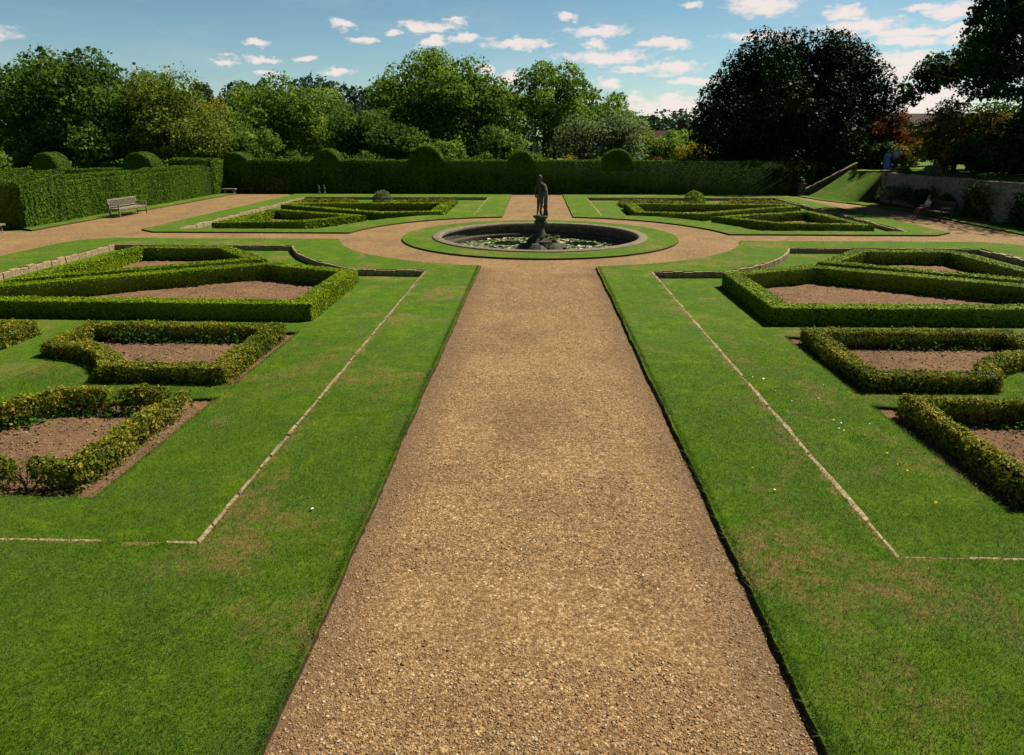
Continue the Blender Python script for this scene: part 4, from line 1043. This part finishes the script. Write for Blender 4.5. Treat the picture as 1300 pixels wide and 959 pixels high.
def person_standing(x, y, z, rz, label, top, bottom, hair, dress=False, h=1.68, reach=False):
    p = empty('person', (x, y, z), rz, label, 'person'); k = h/1.7
    hnd = [(.25, -.30, 1.14), (.22, -.38, 1.16)] if reach else [(.26, -.03, .92), (.26, -.07, .82)]
    V = [(0, 0, .92), (0, 0, 1.12), (0, 0, 1.32), (0, .01, 1.42), (0, 0, 1.49), (0, -.01, 1.57), (0, -.01, 1.66),
         (-.17, 0, 1.38), (-.24, .01, 1.12), (-.25, -.05, .90), (-.25, -.07, .80), (.17, 0, 1.38), (.24, -.02, 1.12), hnd[0], hnd[1],
         (-.09, 0, .84), (-.10, -.01, .46), (-.10, .02, .09), (-.11, -.12, .035), (.09, 0, .84), (.10, -.02, .46), (.11, .02, .09), (.12, -.12, .035)]
    E = [(0, 1), (1, 2), (2, 3), (3, 4), (4, 5), (5, 6), (2, 7), (7, 8), (8, 9), (9, 10), (2, 11), (11, 12), (12, 13), (13, 14), (0, 15), (15, 16), (16, 17), (17, 18), (0, 19), (19, 20), (20, 21), (21, 22)]
    Rr = [(.14, .10), (.12, .09), (.15, .10), (.08, .07), .052, .09, .08, .06, .045, .035, .032, .06, .045, .035, .032, .085, .06, .042, .038, .085, .06, .042, .038]
    skin('body', V, E, Rr, M['skin'], p, 2, (0, 0, 0), k)
    skin('top', [V[i] for i in (0, 1, 2, 3, 7, 8, 11, 12)], [(0, 1), (1, 2), (2, 3), (2, 4), (4, 5), (2, 6), (6, 7)], [(.165, .125), (.145, .115), (.175, .125), (.09, .08), .08, .068, .08, .068], M[top], p, 2, (0, 0, 0), k)
    b = MB()
    if dress: b.lathe([(.13, 1.06), (.17, .90), (.22, .62), (.27, .34), (.25, .33)], (0, 0, 0), 20); b.v = [(v[0]*k, v[1]*k*.8, v[2]*k) for v in b.v]; b.build('skirt', M[bottom], p, True)
    else: skin('trousers', [V[i] for i in (0, 15, 16, 17, 19, 20, 21)], [(0, 1), (1, 2), (2, 3), (0, 4), (4, 5), (5, 6)], [(.155, .12), .10, .08, .065, .10, .08, .065], M[bottom], p, 2, (0, 0, 0), k)
    head(p, (0, .0, 1.60*k), .115*k, None, M[hair]); face_bits(p, (0, -.01, 1.585*k), .1*k, (0, -1))
    for s in (-1, 1):
        b = MB(); rock(b, (s*.11*k, -.06, .045), (.05, .13, .05), 4+s, 8); b.build('shoe', M['dark_cloth'], p, True)
    return p
person_standing(24.35, 50.0, 1.72, R(-35), 'person in a blue dress standing on the terrace above the wall', 'blue_cloth', 'blue_cloth', 'brown_hair', True, 1.55, True)
person_standing(24.95, 50.1, 1.74, R(20), 'pale-haired person in light top and dark trousers standing on the terrace above the wall', 'grey_cloth', 'dark_cloth', 'grey_hair', False, 1.74)
# seated person, facing -x towards the garden, at the far end of the right bench
p = empty('person', (20.37, 37.05, .0), 0, 'person in light top and dark red trousers sitting on the bench by the wall', 'person')
p.scale = (.87, .87, .87)
V = [(.02, 0, .53), (.06, 0, .72), (.10, 0, .93), (.09, 0, 1.03), (.07, 0, 1.09), (.04, 0, 1.17), (.03, 0, 1.26),
     (.10, -.17, .98), (.0, -.24, .76), (-.22, -.16, .68), (-.30, -.13, .66), (.10, .17, .98), (.0, .24, .76), (-.22, .16, .68), (-.30, .13, .66),
     (-.06, -.10, .53), (-.46, -.11, .55), (-.55, -.11, .14), (-.70, -.11, .05), (-.06, .10, .53), (-.46, .11, .55), (-.62, .12, .14), (-.77, .12, .05)]
E = [(0, 1), (1, 2), (2, 3), (3, 4), (4, 5), (5, 6), (2, 7), (7, 8), (8, 9), (9, 10), (2, 11), (11, 12), (12, 13), (13, 14), (0, 15), (15, 16), (16, 17), (17, 18), (0, 19), (19, 20), (20, 21), (21, 22)]
Rr = [(.13, .13), (.11, .12), (.11, .15), (.07, .08), .052, .092, .08, .06, .045, .035, .032, .06, .045, .035, .032, .09, .065, .045, .036, .09, .065, .045, .036]
skin('body', V, E, Rr, M['skin'], p)
skin('top', [V[i] for i in (0, 1, 2, 3, 7, 8, 11, 12)], [(0, 1), (1, 2), (2, 3), (2, 4), (4, 5), (2, 6), (6, 7)], [(.16, .16), (.14, .15), (.14, .175), (.09, .1), .078, .065, .078, .065], M['grey_cloth'], p)
skin('trousers', [V[i] for i in (0, 15, 16, 17, 19, 20, 21)], [(0, 1), (1, 2), (2, 3), (0, 4), (4, 5), (5, 6)], [(.145, .145), .105, .085, .062, .105, .085, .062], M['red_cloth'], p)
head(p, (.045, 0, 1.205), .115, None, M['brown_hair'], 'hair', (-1, 0)); face_bits(p, (.035, 0, 1.19), .1, (-1, 0))
for X_, Y_ in ((-.66, -.11), (-.73, .12)):
    b = MB(); rock(b, (X_, Y_, .05), (.13, .05, .05), 4); b.build('shoe', M['shoe'], p, True)

# ------------------------------------------------------------------ trees beyond the hedges
T = [ # x, y, top, rx, mat, n, s, label, extra
 (-47.5, 66, 11.0, 7.0, 'oak', 15000, .30, 'dark oak at the far left edge of the photo', {}),
 (-40.3, 62, 11.6, 6.0, 'oak', 17000, .28, 'tall dark oak behind the left yew hedge, highest of the left group', dict(lo=.2, hi=.34, m=34)),
 (-35.6, 65, 9.3, 4.2, 'oak', 10000, .27, 'dark tree between the tall oak and the yellowing birch', dict(lo=.2, hi=.34)),
 (-32.2, 61, 10.3, 3.7, 'olive', 10500, .20, 'yellowing olive-green birch with an open spiky top', dict(lo=.16, hi=.3, m=34, fill=.15, stretch=3)),
 (-32.8, 70, 8.6, 2.4, 'golden', 3500, .22, 'golden-leaved small tree showing right of the birch', {}),
 (-28.9, 60, 6.6, 2.6, 'olive', 6000, .2, 'bright yellow-green small tree behind the left hedge end', dict(m=20)),
 (-56.0, 120, 15.2, 3.6, 'distant', 2600, .45, 'distant open-topped tree on the skyline, left one of the far pair', dict(lo=.16, hi=.26, m=14, fill=.1)),
 (-47.5, 118, 14.4, 5.6, 'distant', 5000, .45, 'distant flat-topped pine-like tree on the skyline, right one of the far pair', dict(lo=.16, hi=.28, m=22)),
 (-53, 112, 11.0, 8, 'distant', 6000, .5, 'broad dark tree below the two skyline trees', {}),
 (-30.3, 80, 10.2, 5.4, 'mid', 12000, .27, 'rounded mid-green tree left of centre-left clump', dict(m=34, lo=.2, hi=.32)),
 (-24.6, 79, 9.5, 4.8, 'light', 11000, .26, 'slender upright light-green tree behind the second dome', dict(m=34, lo=.2, hi=.32)),
 (-31.6, 70, 6.9, 3.4, 'mid', 7000, .24, 'bushy mid-green tree above the corner of the two yew hedges', {}),
 (-19.6, 72, 6.4, 2.8, 'light', 6500, .22, 'pale green airy small tree right of the second dome', {}),
 (-11.3, 76, 12.9, 6.6, 'mid', 24000, .27, 'largest broad green tree in the centre with a high rounded crown', dict(m=46, lo=.17, hi=.30)),
 (-5.0, 77, 11.0, 4.6, 'mid', 13000, .26, 'green tree merging into the right flank of the largest central tree', dict(m=34, lo=.18, hi=.30)),
 (-17.0, 69, 7.2, 3.3, 'oak', 8000, .25, 'low dark leafy tree left of the largest central tree', dict(m=20)),
 (-12.8, 65, 5.6, 2.6, 'oak', 6000, .23, 'small dark tree in front of the largest central tree', dict(m=18)),
 (-3.6, 66, 5.0, 2.4, 'mid', 5200, .22, 'small green tree left of the thin-crowned tree', dict(m=18)),
 (1.3, 72, 11.6, 4.6, 'mid', 10500, .23, 'thin-crowned tree with two slim trunks showing sky through its top', dict(m=30, lo=.15, hi=.26, fill=.1, trunks=2, z0=3.0, tr=.24)),
 (5.9, 78, 9.4, 4.6, 'mid', 10500, .26, 'sloping-topped green tree right of the thin-crowned tree', dict(m=30, lo=.18, hi=.3)),
 (4.1, 65, 6.3, 2.7, 'grey', 7500, .19, 'grey-green willow-leaved tree, left one of two over the hedge', dict(m=26)),
 (7.6, 66, 6.4, 2.5, 'grey', 7000, .19, 'grey-green willow-leaved tree, right one of two over the hedge', dict(m=26)),
 (9.8, 80, 6.9, 2.9, 'mid', 5000, .26, 'rounded tree in front of the distant house roof', {}),
 (12.0, 69, 4.5, 2.7, 'light', 6500, .19, 'low pale apple-like tree right of the willows', dict(m=20)),
 (19.5, 92, 5.2, 2.8, 'mid', 3800, .3, 'small round-headed tree beside the distant brick house', {}),
 (14.8, 65, 3.9, 2.2, 'golden', 4200, .18, 'yellow-leaved shrub-like tree left of the great dark yew', dict(m=18)),
 (-44, 58, 4.6, 3.0, 'mid', 7000, .2, 'low leafy tree below the tall oak', dict(m=20)),
 (-37, 58.5, 5.0, 2.8, 'mid', 7000, .2, 'bushy low tree beneath the oaks behind the left domes', dict(m=20)),
 (-25.5, 62, 4.9, 2.7, 'mid', 5600, .21, 'bushy low tree between the first and second domes of the far hedge', dict(m=20)),
 (-8.2, 61, 4.0, 2.1, 'light', 4200, .19, 'low light green tree over the tallest dome', dict(m=16)),
]
for i, (x, y, z1, rx, mat, n, s, lab, kw) in enumerate(T):
    tree('tree', x, y, z1, rx, mat, lab, n=n, s=s, seed=100+i, group='trees beyond the yew hedges', **kw)
shrub('yellow_bush', 2.3, 57.5, -.1, 1.45, 3.05, 'golden', 'bright yellow bush showing over the far hedge between two domes', 2600, .12, 21)
shrub('shrub', 9.6, 58, -.1, 1.0, 3.1, 'copper', 'small reddish shrub just right of the rightmost dome', 1200, .12, 22)
shrub('lime_bush', -31.9, 37.6, 0, 2.9, 3.9, 'light', 'bright lime-green bush behind the hedge at the left edge', 6500, .15, 23)
for i, (x, y, r_, h) in enumerate(((-34.4, 57, 1.7, 2.6), (-20.5, 58, 2.2, 3.3), (-15.0, 58.5, 2.4, 3.4), (-4.6, 58, 2.0, 3.2), (-.6, 60, 2.0, 3.4), (12.8, 58.5, 1.6, 2.8), (6.2, 59, 1.8, 3.0))):
    shrub('background_shrub', x, y, -.1, r_, h, 'oak', ['dark shrub behind the left hedge between the two leftmost domes', 'dark shrub low behind the far hedge between the second and third domes', 'dark shrub just left of the tallest dome', 'dark shrub behind the hedge right of the tallest dome', 'dark shrub behind the dome in line with the fountain', 'dark shrub behind the hedge left of the great yew', 'dark shrub beneath the grey willows'][i], 2600, .16, 30+i)
# distant woods: one mass
cl = []; r = np.random.default_rng(9)
def woods(x0, x1, y, z, n, amp=1.5, rr=6):
    for i in range(n):
        x = x0+(x1-x0)*(i+r.random()*.6)/n; zz = z(x)+r.uniform(-amp, amp*.4)
        cl.append(((x, y+r.uniform(-8, 8), zz-rr), (rr*r.uniform(.8, 1.3), rr, rr*r.uniform(.85, 1.1)))); cl.append(((x, y-6, zz-rr*2.2), (rr*1.3, rr, rr*1.3)))
woods(-78, -25, 185, lambda x: 18.5-abs(x+55)*.10+1.2*math.sin(x*.3), 26, .8, 4.5)
woods(-200, 130, 205, lambda x: 9.0+1.5*math.sin(x*.05), 60, 1, 6)
woods(22, 60, 180, lambda x: 10.6+.8*math.sin(x*.4), 16, .6, 3.2)
P, D, idx = crown_pts(cl, 85000, r, .1)
cv = r.normal(size=len(cl))*.2
tag(leaves('distant_wood', P, D+np.array([0, 0, .3]), .85, M['distant'], None, np.clip(.45+cv[idx]+r.normal(size=len(P))*.2, 0, 1), .9, .8), 'blue-green wooded hills on the skyline', 'wood', kind='stuff')

# great dark yew at right
r = np.random.default_rng(55); yc = []
for i in range(50):
    a = r.uniform(0, 6.28); k = r.uniform(.3, .88); zz = r.uniform(1.0, 10.8)
    e = 6.7*math.sqrt(max(0.05, 1-((zz-4.2)/8.1)**2)) if zz > 4.2 else 6.6
    yc.append(((math.cos(a)*e*k, math.sin(a)*e*k, zz), (1.45, 1.45, 1.8)))
for x, z in ((.4, 10.4), (-1.6, 10.2), (3.0, 10.2), (6.1, 8.0), (6.9, 6.8), (6.2, 5.2), (6.8, 3.8), (5.2, 9.2), (-6.3, 6.6), (-6.7, 4.4), (-4.9, 8.8), (.2, 9.3), (.4, 7.6), (-2.2, 8.4), (2.6, 8.2), (-3.6, 9.6), (-.8, 10.5), (1.7, 10.4), (4.2, 9.7), (-5.6, 7.6), (5.4, 8.0), (7.0, 6.3), (7.5, 5.4), (-6.5, 5.3)): yc.append(((x, r.uniform(-1, 1), z), (1.3, 1.35, 1.6)))
for i in range(14): yc.append(((r.normal()*2.6, r.normal()*1.5, r.uniform(1.5, 8)), (3.0, 3.0, 2.4)))
for x, z in ((-3.8, 3.2), (-3.9, 6.0), (-2.4, 8.0), (3.8, 3.4), (4.0, 6.2), (2.2, 8.2)): yc.append(((x, .5, z), (2.7, 2.4, 2.3)))
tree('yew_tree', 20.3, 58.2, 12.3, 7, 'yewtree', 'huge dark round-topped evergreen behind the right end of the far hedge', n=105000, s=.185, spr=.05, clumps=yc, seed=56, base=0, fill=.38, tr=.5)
# big tree over the terrace
r = np.random.default_rng(65); tc = []
for (x, y, z, s) in ((-2.9, 5, 6.5, 1.4), (-4.4, 5.4, 5.7, 1.15), (-3.6, 5.2, 6.6, 1.2), (-1.6, 4, 7.0, 1.5), (-1.8, 2.6, 7.6, 1.5), (-4.9, 5.6, 4.9, .7), (-3.0, 0, 10.2, 1.5), (-3.2, 0, 12.0, 1.5), (-3.0, .5, 14.0, 1.7), (-2.6, 0, 16, 1.9), (-3.2, .5, 8.6, 1.4), (-3.0, .5, 7.0, 1.5), (-2.4, .5, 5.4, 1.8), (-.8, -.5, 9.2, 1.9), (-.6, -.5, 11.4, 1.9), (0, -1, 6.6, 2.0), (.5, 0, 17, 2.2), (2.5, -1, 11.5, 2.2), (5.0, 0, 12.5, 2.6), (7.5, -1, 13.5, 2.6), (1.5, -1.5, 8.5, 2.0), (5.0, -2.5, 9.0, 2.4), (-2.6, 0, 9.8, 1.7), (-3.0, 0, 11.4, 1.5), (-1.8, 0, 8.2, 1.6), (-1.6, 1, 12.8, 1.8), (0, 0, 14, 2), (1, 0, 10.5, 1.6), (2.4, 1, 13, 2), (3.5, 0, 9.5, 2.0), (1.0, 0, 7.0, 1.8), (4, -1, 6.5, 2.2), (-.5, 0, 5.2, 1.7), (6, 0, 11.5, 2.4), (5.5, 0, 15, 2.2), (2.5, 1, 16, 2), (7.5, 0, 8, 2.4), (2.2, -2, 4.6, 1.6), (-1.2, 1.0, 6.6, 1.5)):
    tc.append(((x, y, z), (s, s*1.1, s*.85)))
    for q in range(3): tc.append(((x+r.uniform(-1, 1)*s*.9, y+r.uniform(-1, 1)*s, z+r.uniform(-1, 1)*s*.7), (s*.5, s*.5, s*.42)))
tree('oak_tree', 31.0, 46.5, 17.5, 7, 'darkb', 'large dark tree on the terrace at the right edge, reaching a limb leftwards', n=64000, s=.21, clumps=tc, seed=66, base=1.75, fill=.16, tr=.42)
tree('copper_maple', 27.2, 57.5, 6.0, 3.3, 'copper', 'copper-red maple on the terrace behind the standing visitors', n=9500, s=.16, z0=2.0, m=26, seed=67, base=1.75, lo=.2, hi=.32)
tree('bronze_shrub', 28.6, 49.5, 6.6, 2.9, 'bronzeshrub', 'bronze-green arching shrub tree right of the visitors', n=12000, s=.15, z0=2.0, m=30, seed=68, base=1.75, lo=.2, hi=.34)
tree('bronze_shrub', 24.0, 56, 4.3, 1.5, 'bronzeshrub', 'small olive-bronze shrub left of the visitors', n=3600, s=.14, z0=1.9, m=14, seed=69, base=1.7)
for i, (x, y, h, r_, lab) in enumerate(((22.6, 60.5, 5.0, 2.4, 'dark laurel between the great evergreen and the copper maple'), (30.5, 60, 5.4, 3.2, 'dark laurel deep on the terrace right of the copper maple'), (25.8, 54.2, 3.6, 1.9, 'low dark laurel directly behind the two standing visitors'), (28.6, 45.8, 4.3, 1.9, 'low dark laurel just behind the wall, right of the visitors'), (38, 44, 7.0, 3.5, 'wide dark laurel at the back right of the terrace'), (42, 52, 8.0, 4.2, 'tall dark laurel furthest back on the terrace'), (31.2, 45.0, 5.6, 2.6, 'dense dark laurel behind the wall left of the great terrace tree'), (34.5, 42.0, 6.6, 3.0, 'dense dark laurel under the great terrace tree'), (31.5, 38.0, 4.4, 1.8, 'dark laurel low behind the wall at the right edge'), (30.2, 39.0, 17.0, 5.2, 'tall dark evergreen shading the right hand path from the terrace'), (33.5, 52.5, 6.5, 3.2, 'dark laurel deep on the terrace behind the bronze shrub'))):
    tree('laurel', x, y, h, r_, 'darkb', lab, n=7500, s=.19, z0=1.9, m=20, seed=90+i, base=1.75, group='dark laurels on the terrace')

# ------------------------------------------------------------------ distant houses
def house(loc, w, d, h, rh, label, name='brick_house', chim=True):
    root = empty(name, loc, 0, label, 'house')
    b = MB(); b.box((0, 0, h/2), (w, d, h)); b.build('wall', M['brick'], root)
    b = MB(); o = .4
    b.add([(-w/2-o, -d/2-o, h-.1), (w/2+o, -d/2-o, h-.1), (w/2+o, d/2+o, h-.1), (-w/2-o, d/2+o, h-.1), (-w/2-o, 0, h+rh), (w/2+o, 0, h+rh)], [(0, 1, 5, 4), (2, 3, 4, 5), (1, 2, 5), (3, 0, 4)])
    rf = b.build('roof', M['roof'], root)
    if chim:
        b = MB(); b.box((w*.3, .3, h+rh+.3), (.9, .7, 1.8)); b.box((w*.3, .3, h+rh+1.2), (1.05, .85, .15)); b.build('chimney', M['brick'], rf)
    for i in range(3):
        x = -w*.3+i*w*.3
        b = MB(); b.box((x, -d/2-.02, h*.55), (1.1, .12, 1.3)); f = b.build('window', M['white_cloth'], root)
        b = MB(); b.box((x, -d/2-.07, h*.55), (.92, .05, 1.12)); b.build('pane', M['water'], f)
house((46, 92, 1.8), 16, 9, 2.9, 2.3, 'low building with a long dark red tiled roof behind the copper maple', chim=False)
house((16.5, 96, -1), 9, 6, 3.8, 2.2, 'distant brick house with dark red roof and chimney almost hidden by trees')

# ------------------------------------------------------------------ camera
f = 867.0; th = math.atan(259/f); ps = math.atan(31*math.cos(th)/f)
cam_d = bpy.data.cameras.new('camera'); cam = bpy.data.objects.new('camera', cam_d); COL.objects.link(cam)
cam.location = (-.1, 0, 4.0); cam.rotation_euler = (math.pi/2-th, 0, ps)
cam_d.sensor_fit = 'HORIZONTAL'; cam_d.sensor_width = 36; cam_d.lens = 36*f/1300
cam_d.shift_y = -(959/2-435)/1300
cam_d.clip_end = 8000; cam_d.clip_start = .05
scn.camera = cam

# ------------------------------------------------------------------ light
AZ, EL = 55, 52
sd = Vector((math.sin(R(AZ))*math.cos(R(EL)), math.cos(R(AZ))*math.cos(R(EL)), math.sin(R(EL))))
L = bpy.data.lights.new('sun', 'SUN'); L.energy = 5.0; L.angle = R(.55); L.color = (1, .93, .79)
lo = bpy.data.objects.new('sun', L); COL.objects.link(lo); lo.rotation_euler = sd.to_track_quat('Z', 'Y').to_euler(); lo.location = (30, 20, 40)
w = bpy.data.worlds.new('World'); scn.world = w; w.use_nodes = True
nt = w.node_tree; ns = nt.nodes; ls = nt.links; ns.clear()
sky = ns.new('ShaderNodeTexSky'); sky.sky_type = 'NISHITA'; sky.sun_disc = False; sky.sun_elevation = R(EL); sky.sun_rotation = R(AZ)
sky.air_density = 1.0; sky.dust_density = .7; sky.ozone_density = 1.6; sky.altitude = 50
tc_ = ns.new('ShaderNodeTexCoord'); sp = ns.new('ShaderNodeSeparateXYZ'); ls.new(tc_.outputs['Generated'], sp.inputs[0])
def mth(op, a, b=None, c=None):
    m = ns.new('ShaderNodeMath'); m.operation = op
    for i, v in enumerate((a, b, c)):
        if v is None: continue
        if hasattr(v, 'is_output'): ls.new(v, m.inputs[i])
        else: m.inputs[i].default_value = v
    return m.outputs[0]
az = mth('ARCTAN2', sp.outputs[0], sp.outputs[1]); el = mth('ARCSINE', sp.outputs[2])
cb = ns.new('ShaderNodeCombineXYZ'); ls.new(az, cb.inputs[0]); ls.new(el, cb.inputs[1])
mp = ns.new('ShaderNodeMapping'); mp.inputs['Scale'].default_value = (1, 2.2, 1); ls.new(cb.outputs[0], mp.inputs[0])
n1 = noise(ns, ls, mp.outputs[0], 26, 6, .6); 
# warped coordinates
vm = ns.new('ShaderNodeVectorMath'); vm.operation = 'SUBTRACT'; ls.new(n1.outputs[1], vm.inputs[0]); vm.inputs[1].default_value = (.5, .5, .5)
vs = ns.new('ShaderNodeVectorMath'); vs.operation = 'MULTIPLY'; ls.new(vm.outputs[0], vs.inputs[0]); vs.inputs[1].default_value = (.055, .030, 0)
va = ns.new('ShaderNodeVectorMath'); va.operation = 'ADD'; ls.new(cb.outputs[0], va.inputs[0]); ls.new(vs.outputs[0], va.inputs[1])
ct, st_ = math.cos(th), math.sin(th); cp, sp_ = math.cos(ps), math.sin(ps)
CL = [(437,31,16,5),(465,52,15,4),(541,33,30,5),(550,53,18,6),(592,48,14,6),(655,56,34,6),(335,74,17,4),(285,76,13,3),(325,57,12,3.5),(338,95,13,3.5),(393,75,11,3.5),(428,92,17,4),(580,25,11,3.5),(719,23,13,3.5),(758,40,32,6),(755,56,13,4.5),(766,73,46,6.5),(843,57,28,6),(857,86,28,7),(802,89,20,3.5),(772,103,14,5),(884,105,30,4.5),(850,136,52,9),(808,125,11,5),(850,124,10,5),(877,8,14,4),(972,4,32,12),(962,46,34,5),(1078,15,20,7),(1092,35,34,9),(1180,38,70,4.5),(1152,51,28,6),(1168,12,15,4),(1213,12,23,8),(1225,48,20,8),(1149,76,22,7),(1122,80,22,6),(1138,92,28,8),(1160,125,55,18),(644,98,16,7),(613,87,12,4),(500,42,10,3),(695,60,5,2),(-60,40,40,9),(1330,40,40,12),(1400,90,60,16),(1500,40,60,14)]
mn = None
for (px, py, hw, hh) in CL:
    a, b_ = (px-650)/f, (435-py)/f
    d = Vector((-sp_*ct+a*cp-b_*sp_*st_, cp*ct+a*sp_+b_*cp*st_, -st_+b_*ct)).normalized()
    A = math.atan2(d.x, d.y); Ez = math.asin(d.z); wa = hw/f*.94; wb = hh/f*.92
    q = ns.new('ShaderNodeVectorMath'); q.operation = 'MULTIPLY_ADD'; ls.new(va.outputs[0], q.inputs[0])
    q.inputs[1].default_value = (1/wa, 1/wb, 0); q.inputs[2].default_value = (-A/wa, -Ez/wb, 0)
    l = ns.new('ShaderNodeVectorMath'); l.operation = 'LENGTH'; ls.new(q.outputs[0], l.inputs[0])
    mn = l.outputs[1] if mn is None else mth('MINIMUM', mn, l.outputs[1])
n2 = noise(ns, ls, mp.outputs[0], 70, 5, .6)
mn2 = mth('MULTIPLY_ADD', n2.outputs[0], 1.9, mth('SUBTRACT', mn, 1.0))
mr = ns.new('ShaderNodeMapRange'); mr.interpolation_type = 'SMOOTHSTEP'; mr.inputs[1].default_value = .45; mr.inputs[2].default_value = 1.55; mr.inputs[3].default_value = .88; mr.inputs[4].default_value = 0; ls.new(mn2, mr.inputs[0])
# thin high veil
mp3 = ns.new('ShaderNodeMapping'); mp3.inputs['Scale'].default_value = (1, 4, 1); mp3.inputs['Rotation'].default_value = (0, 0, .12); ls.new(cb.outputs[0], mp3.inputs[0])
n3 = noise(ns, ls, mp3.outputs[0], 5, 6, .6, .5); mr3 = ns.new('ShaderNodeMapRange'); mr3.inputs[1].default_value = .5; mr3.inputs[2].default_value = .85; mr3.inputs[4].default_value = .16; ls.new(n3.outputs[0], mr3.inputs[0])
cm = mth('MAXIMUM', mr.outputs[0], mr3.outputs[0])
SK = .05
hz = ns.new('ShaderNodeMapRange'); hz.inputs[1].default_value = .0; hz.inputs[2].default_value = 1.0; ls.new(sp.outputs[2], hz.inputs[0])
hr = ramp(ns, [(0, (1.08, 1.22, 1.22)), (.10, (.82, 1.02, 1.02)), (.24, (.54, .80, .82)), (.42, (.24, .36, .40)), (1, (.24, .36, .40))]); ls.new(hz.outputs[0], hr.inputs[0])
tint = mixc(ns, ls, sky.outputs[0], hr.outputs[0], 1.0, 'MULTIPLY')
cc = tuple(x/SK for x in (.50, .435, .405))
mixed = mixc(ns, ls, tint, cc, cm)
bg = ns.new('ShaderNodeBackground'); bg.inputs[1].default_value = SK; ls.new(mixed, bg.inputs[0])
wo = ns.new('ShaderNodeOutputWorld'); ls.new(bg.outputs[0], wo.inputs[0])
scn.view_settings.view_transform = 'Standard'; scn.view_settings.look = 'None'; scn.view_settings.exposure = .92; scn.view_settings.gamma = 1
scn.render.engine = 'CYCLES'
scn.cycles.max_bounces = 4; scn.cycles.diffuse_bounces = 1; scn.cycles.transmission_bounces = 3
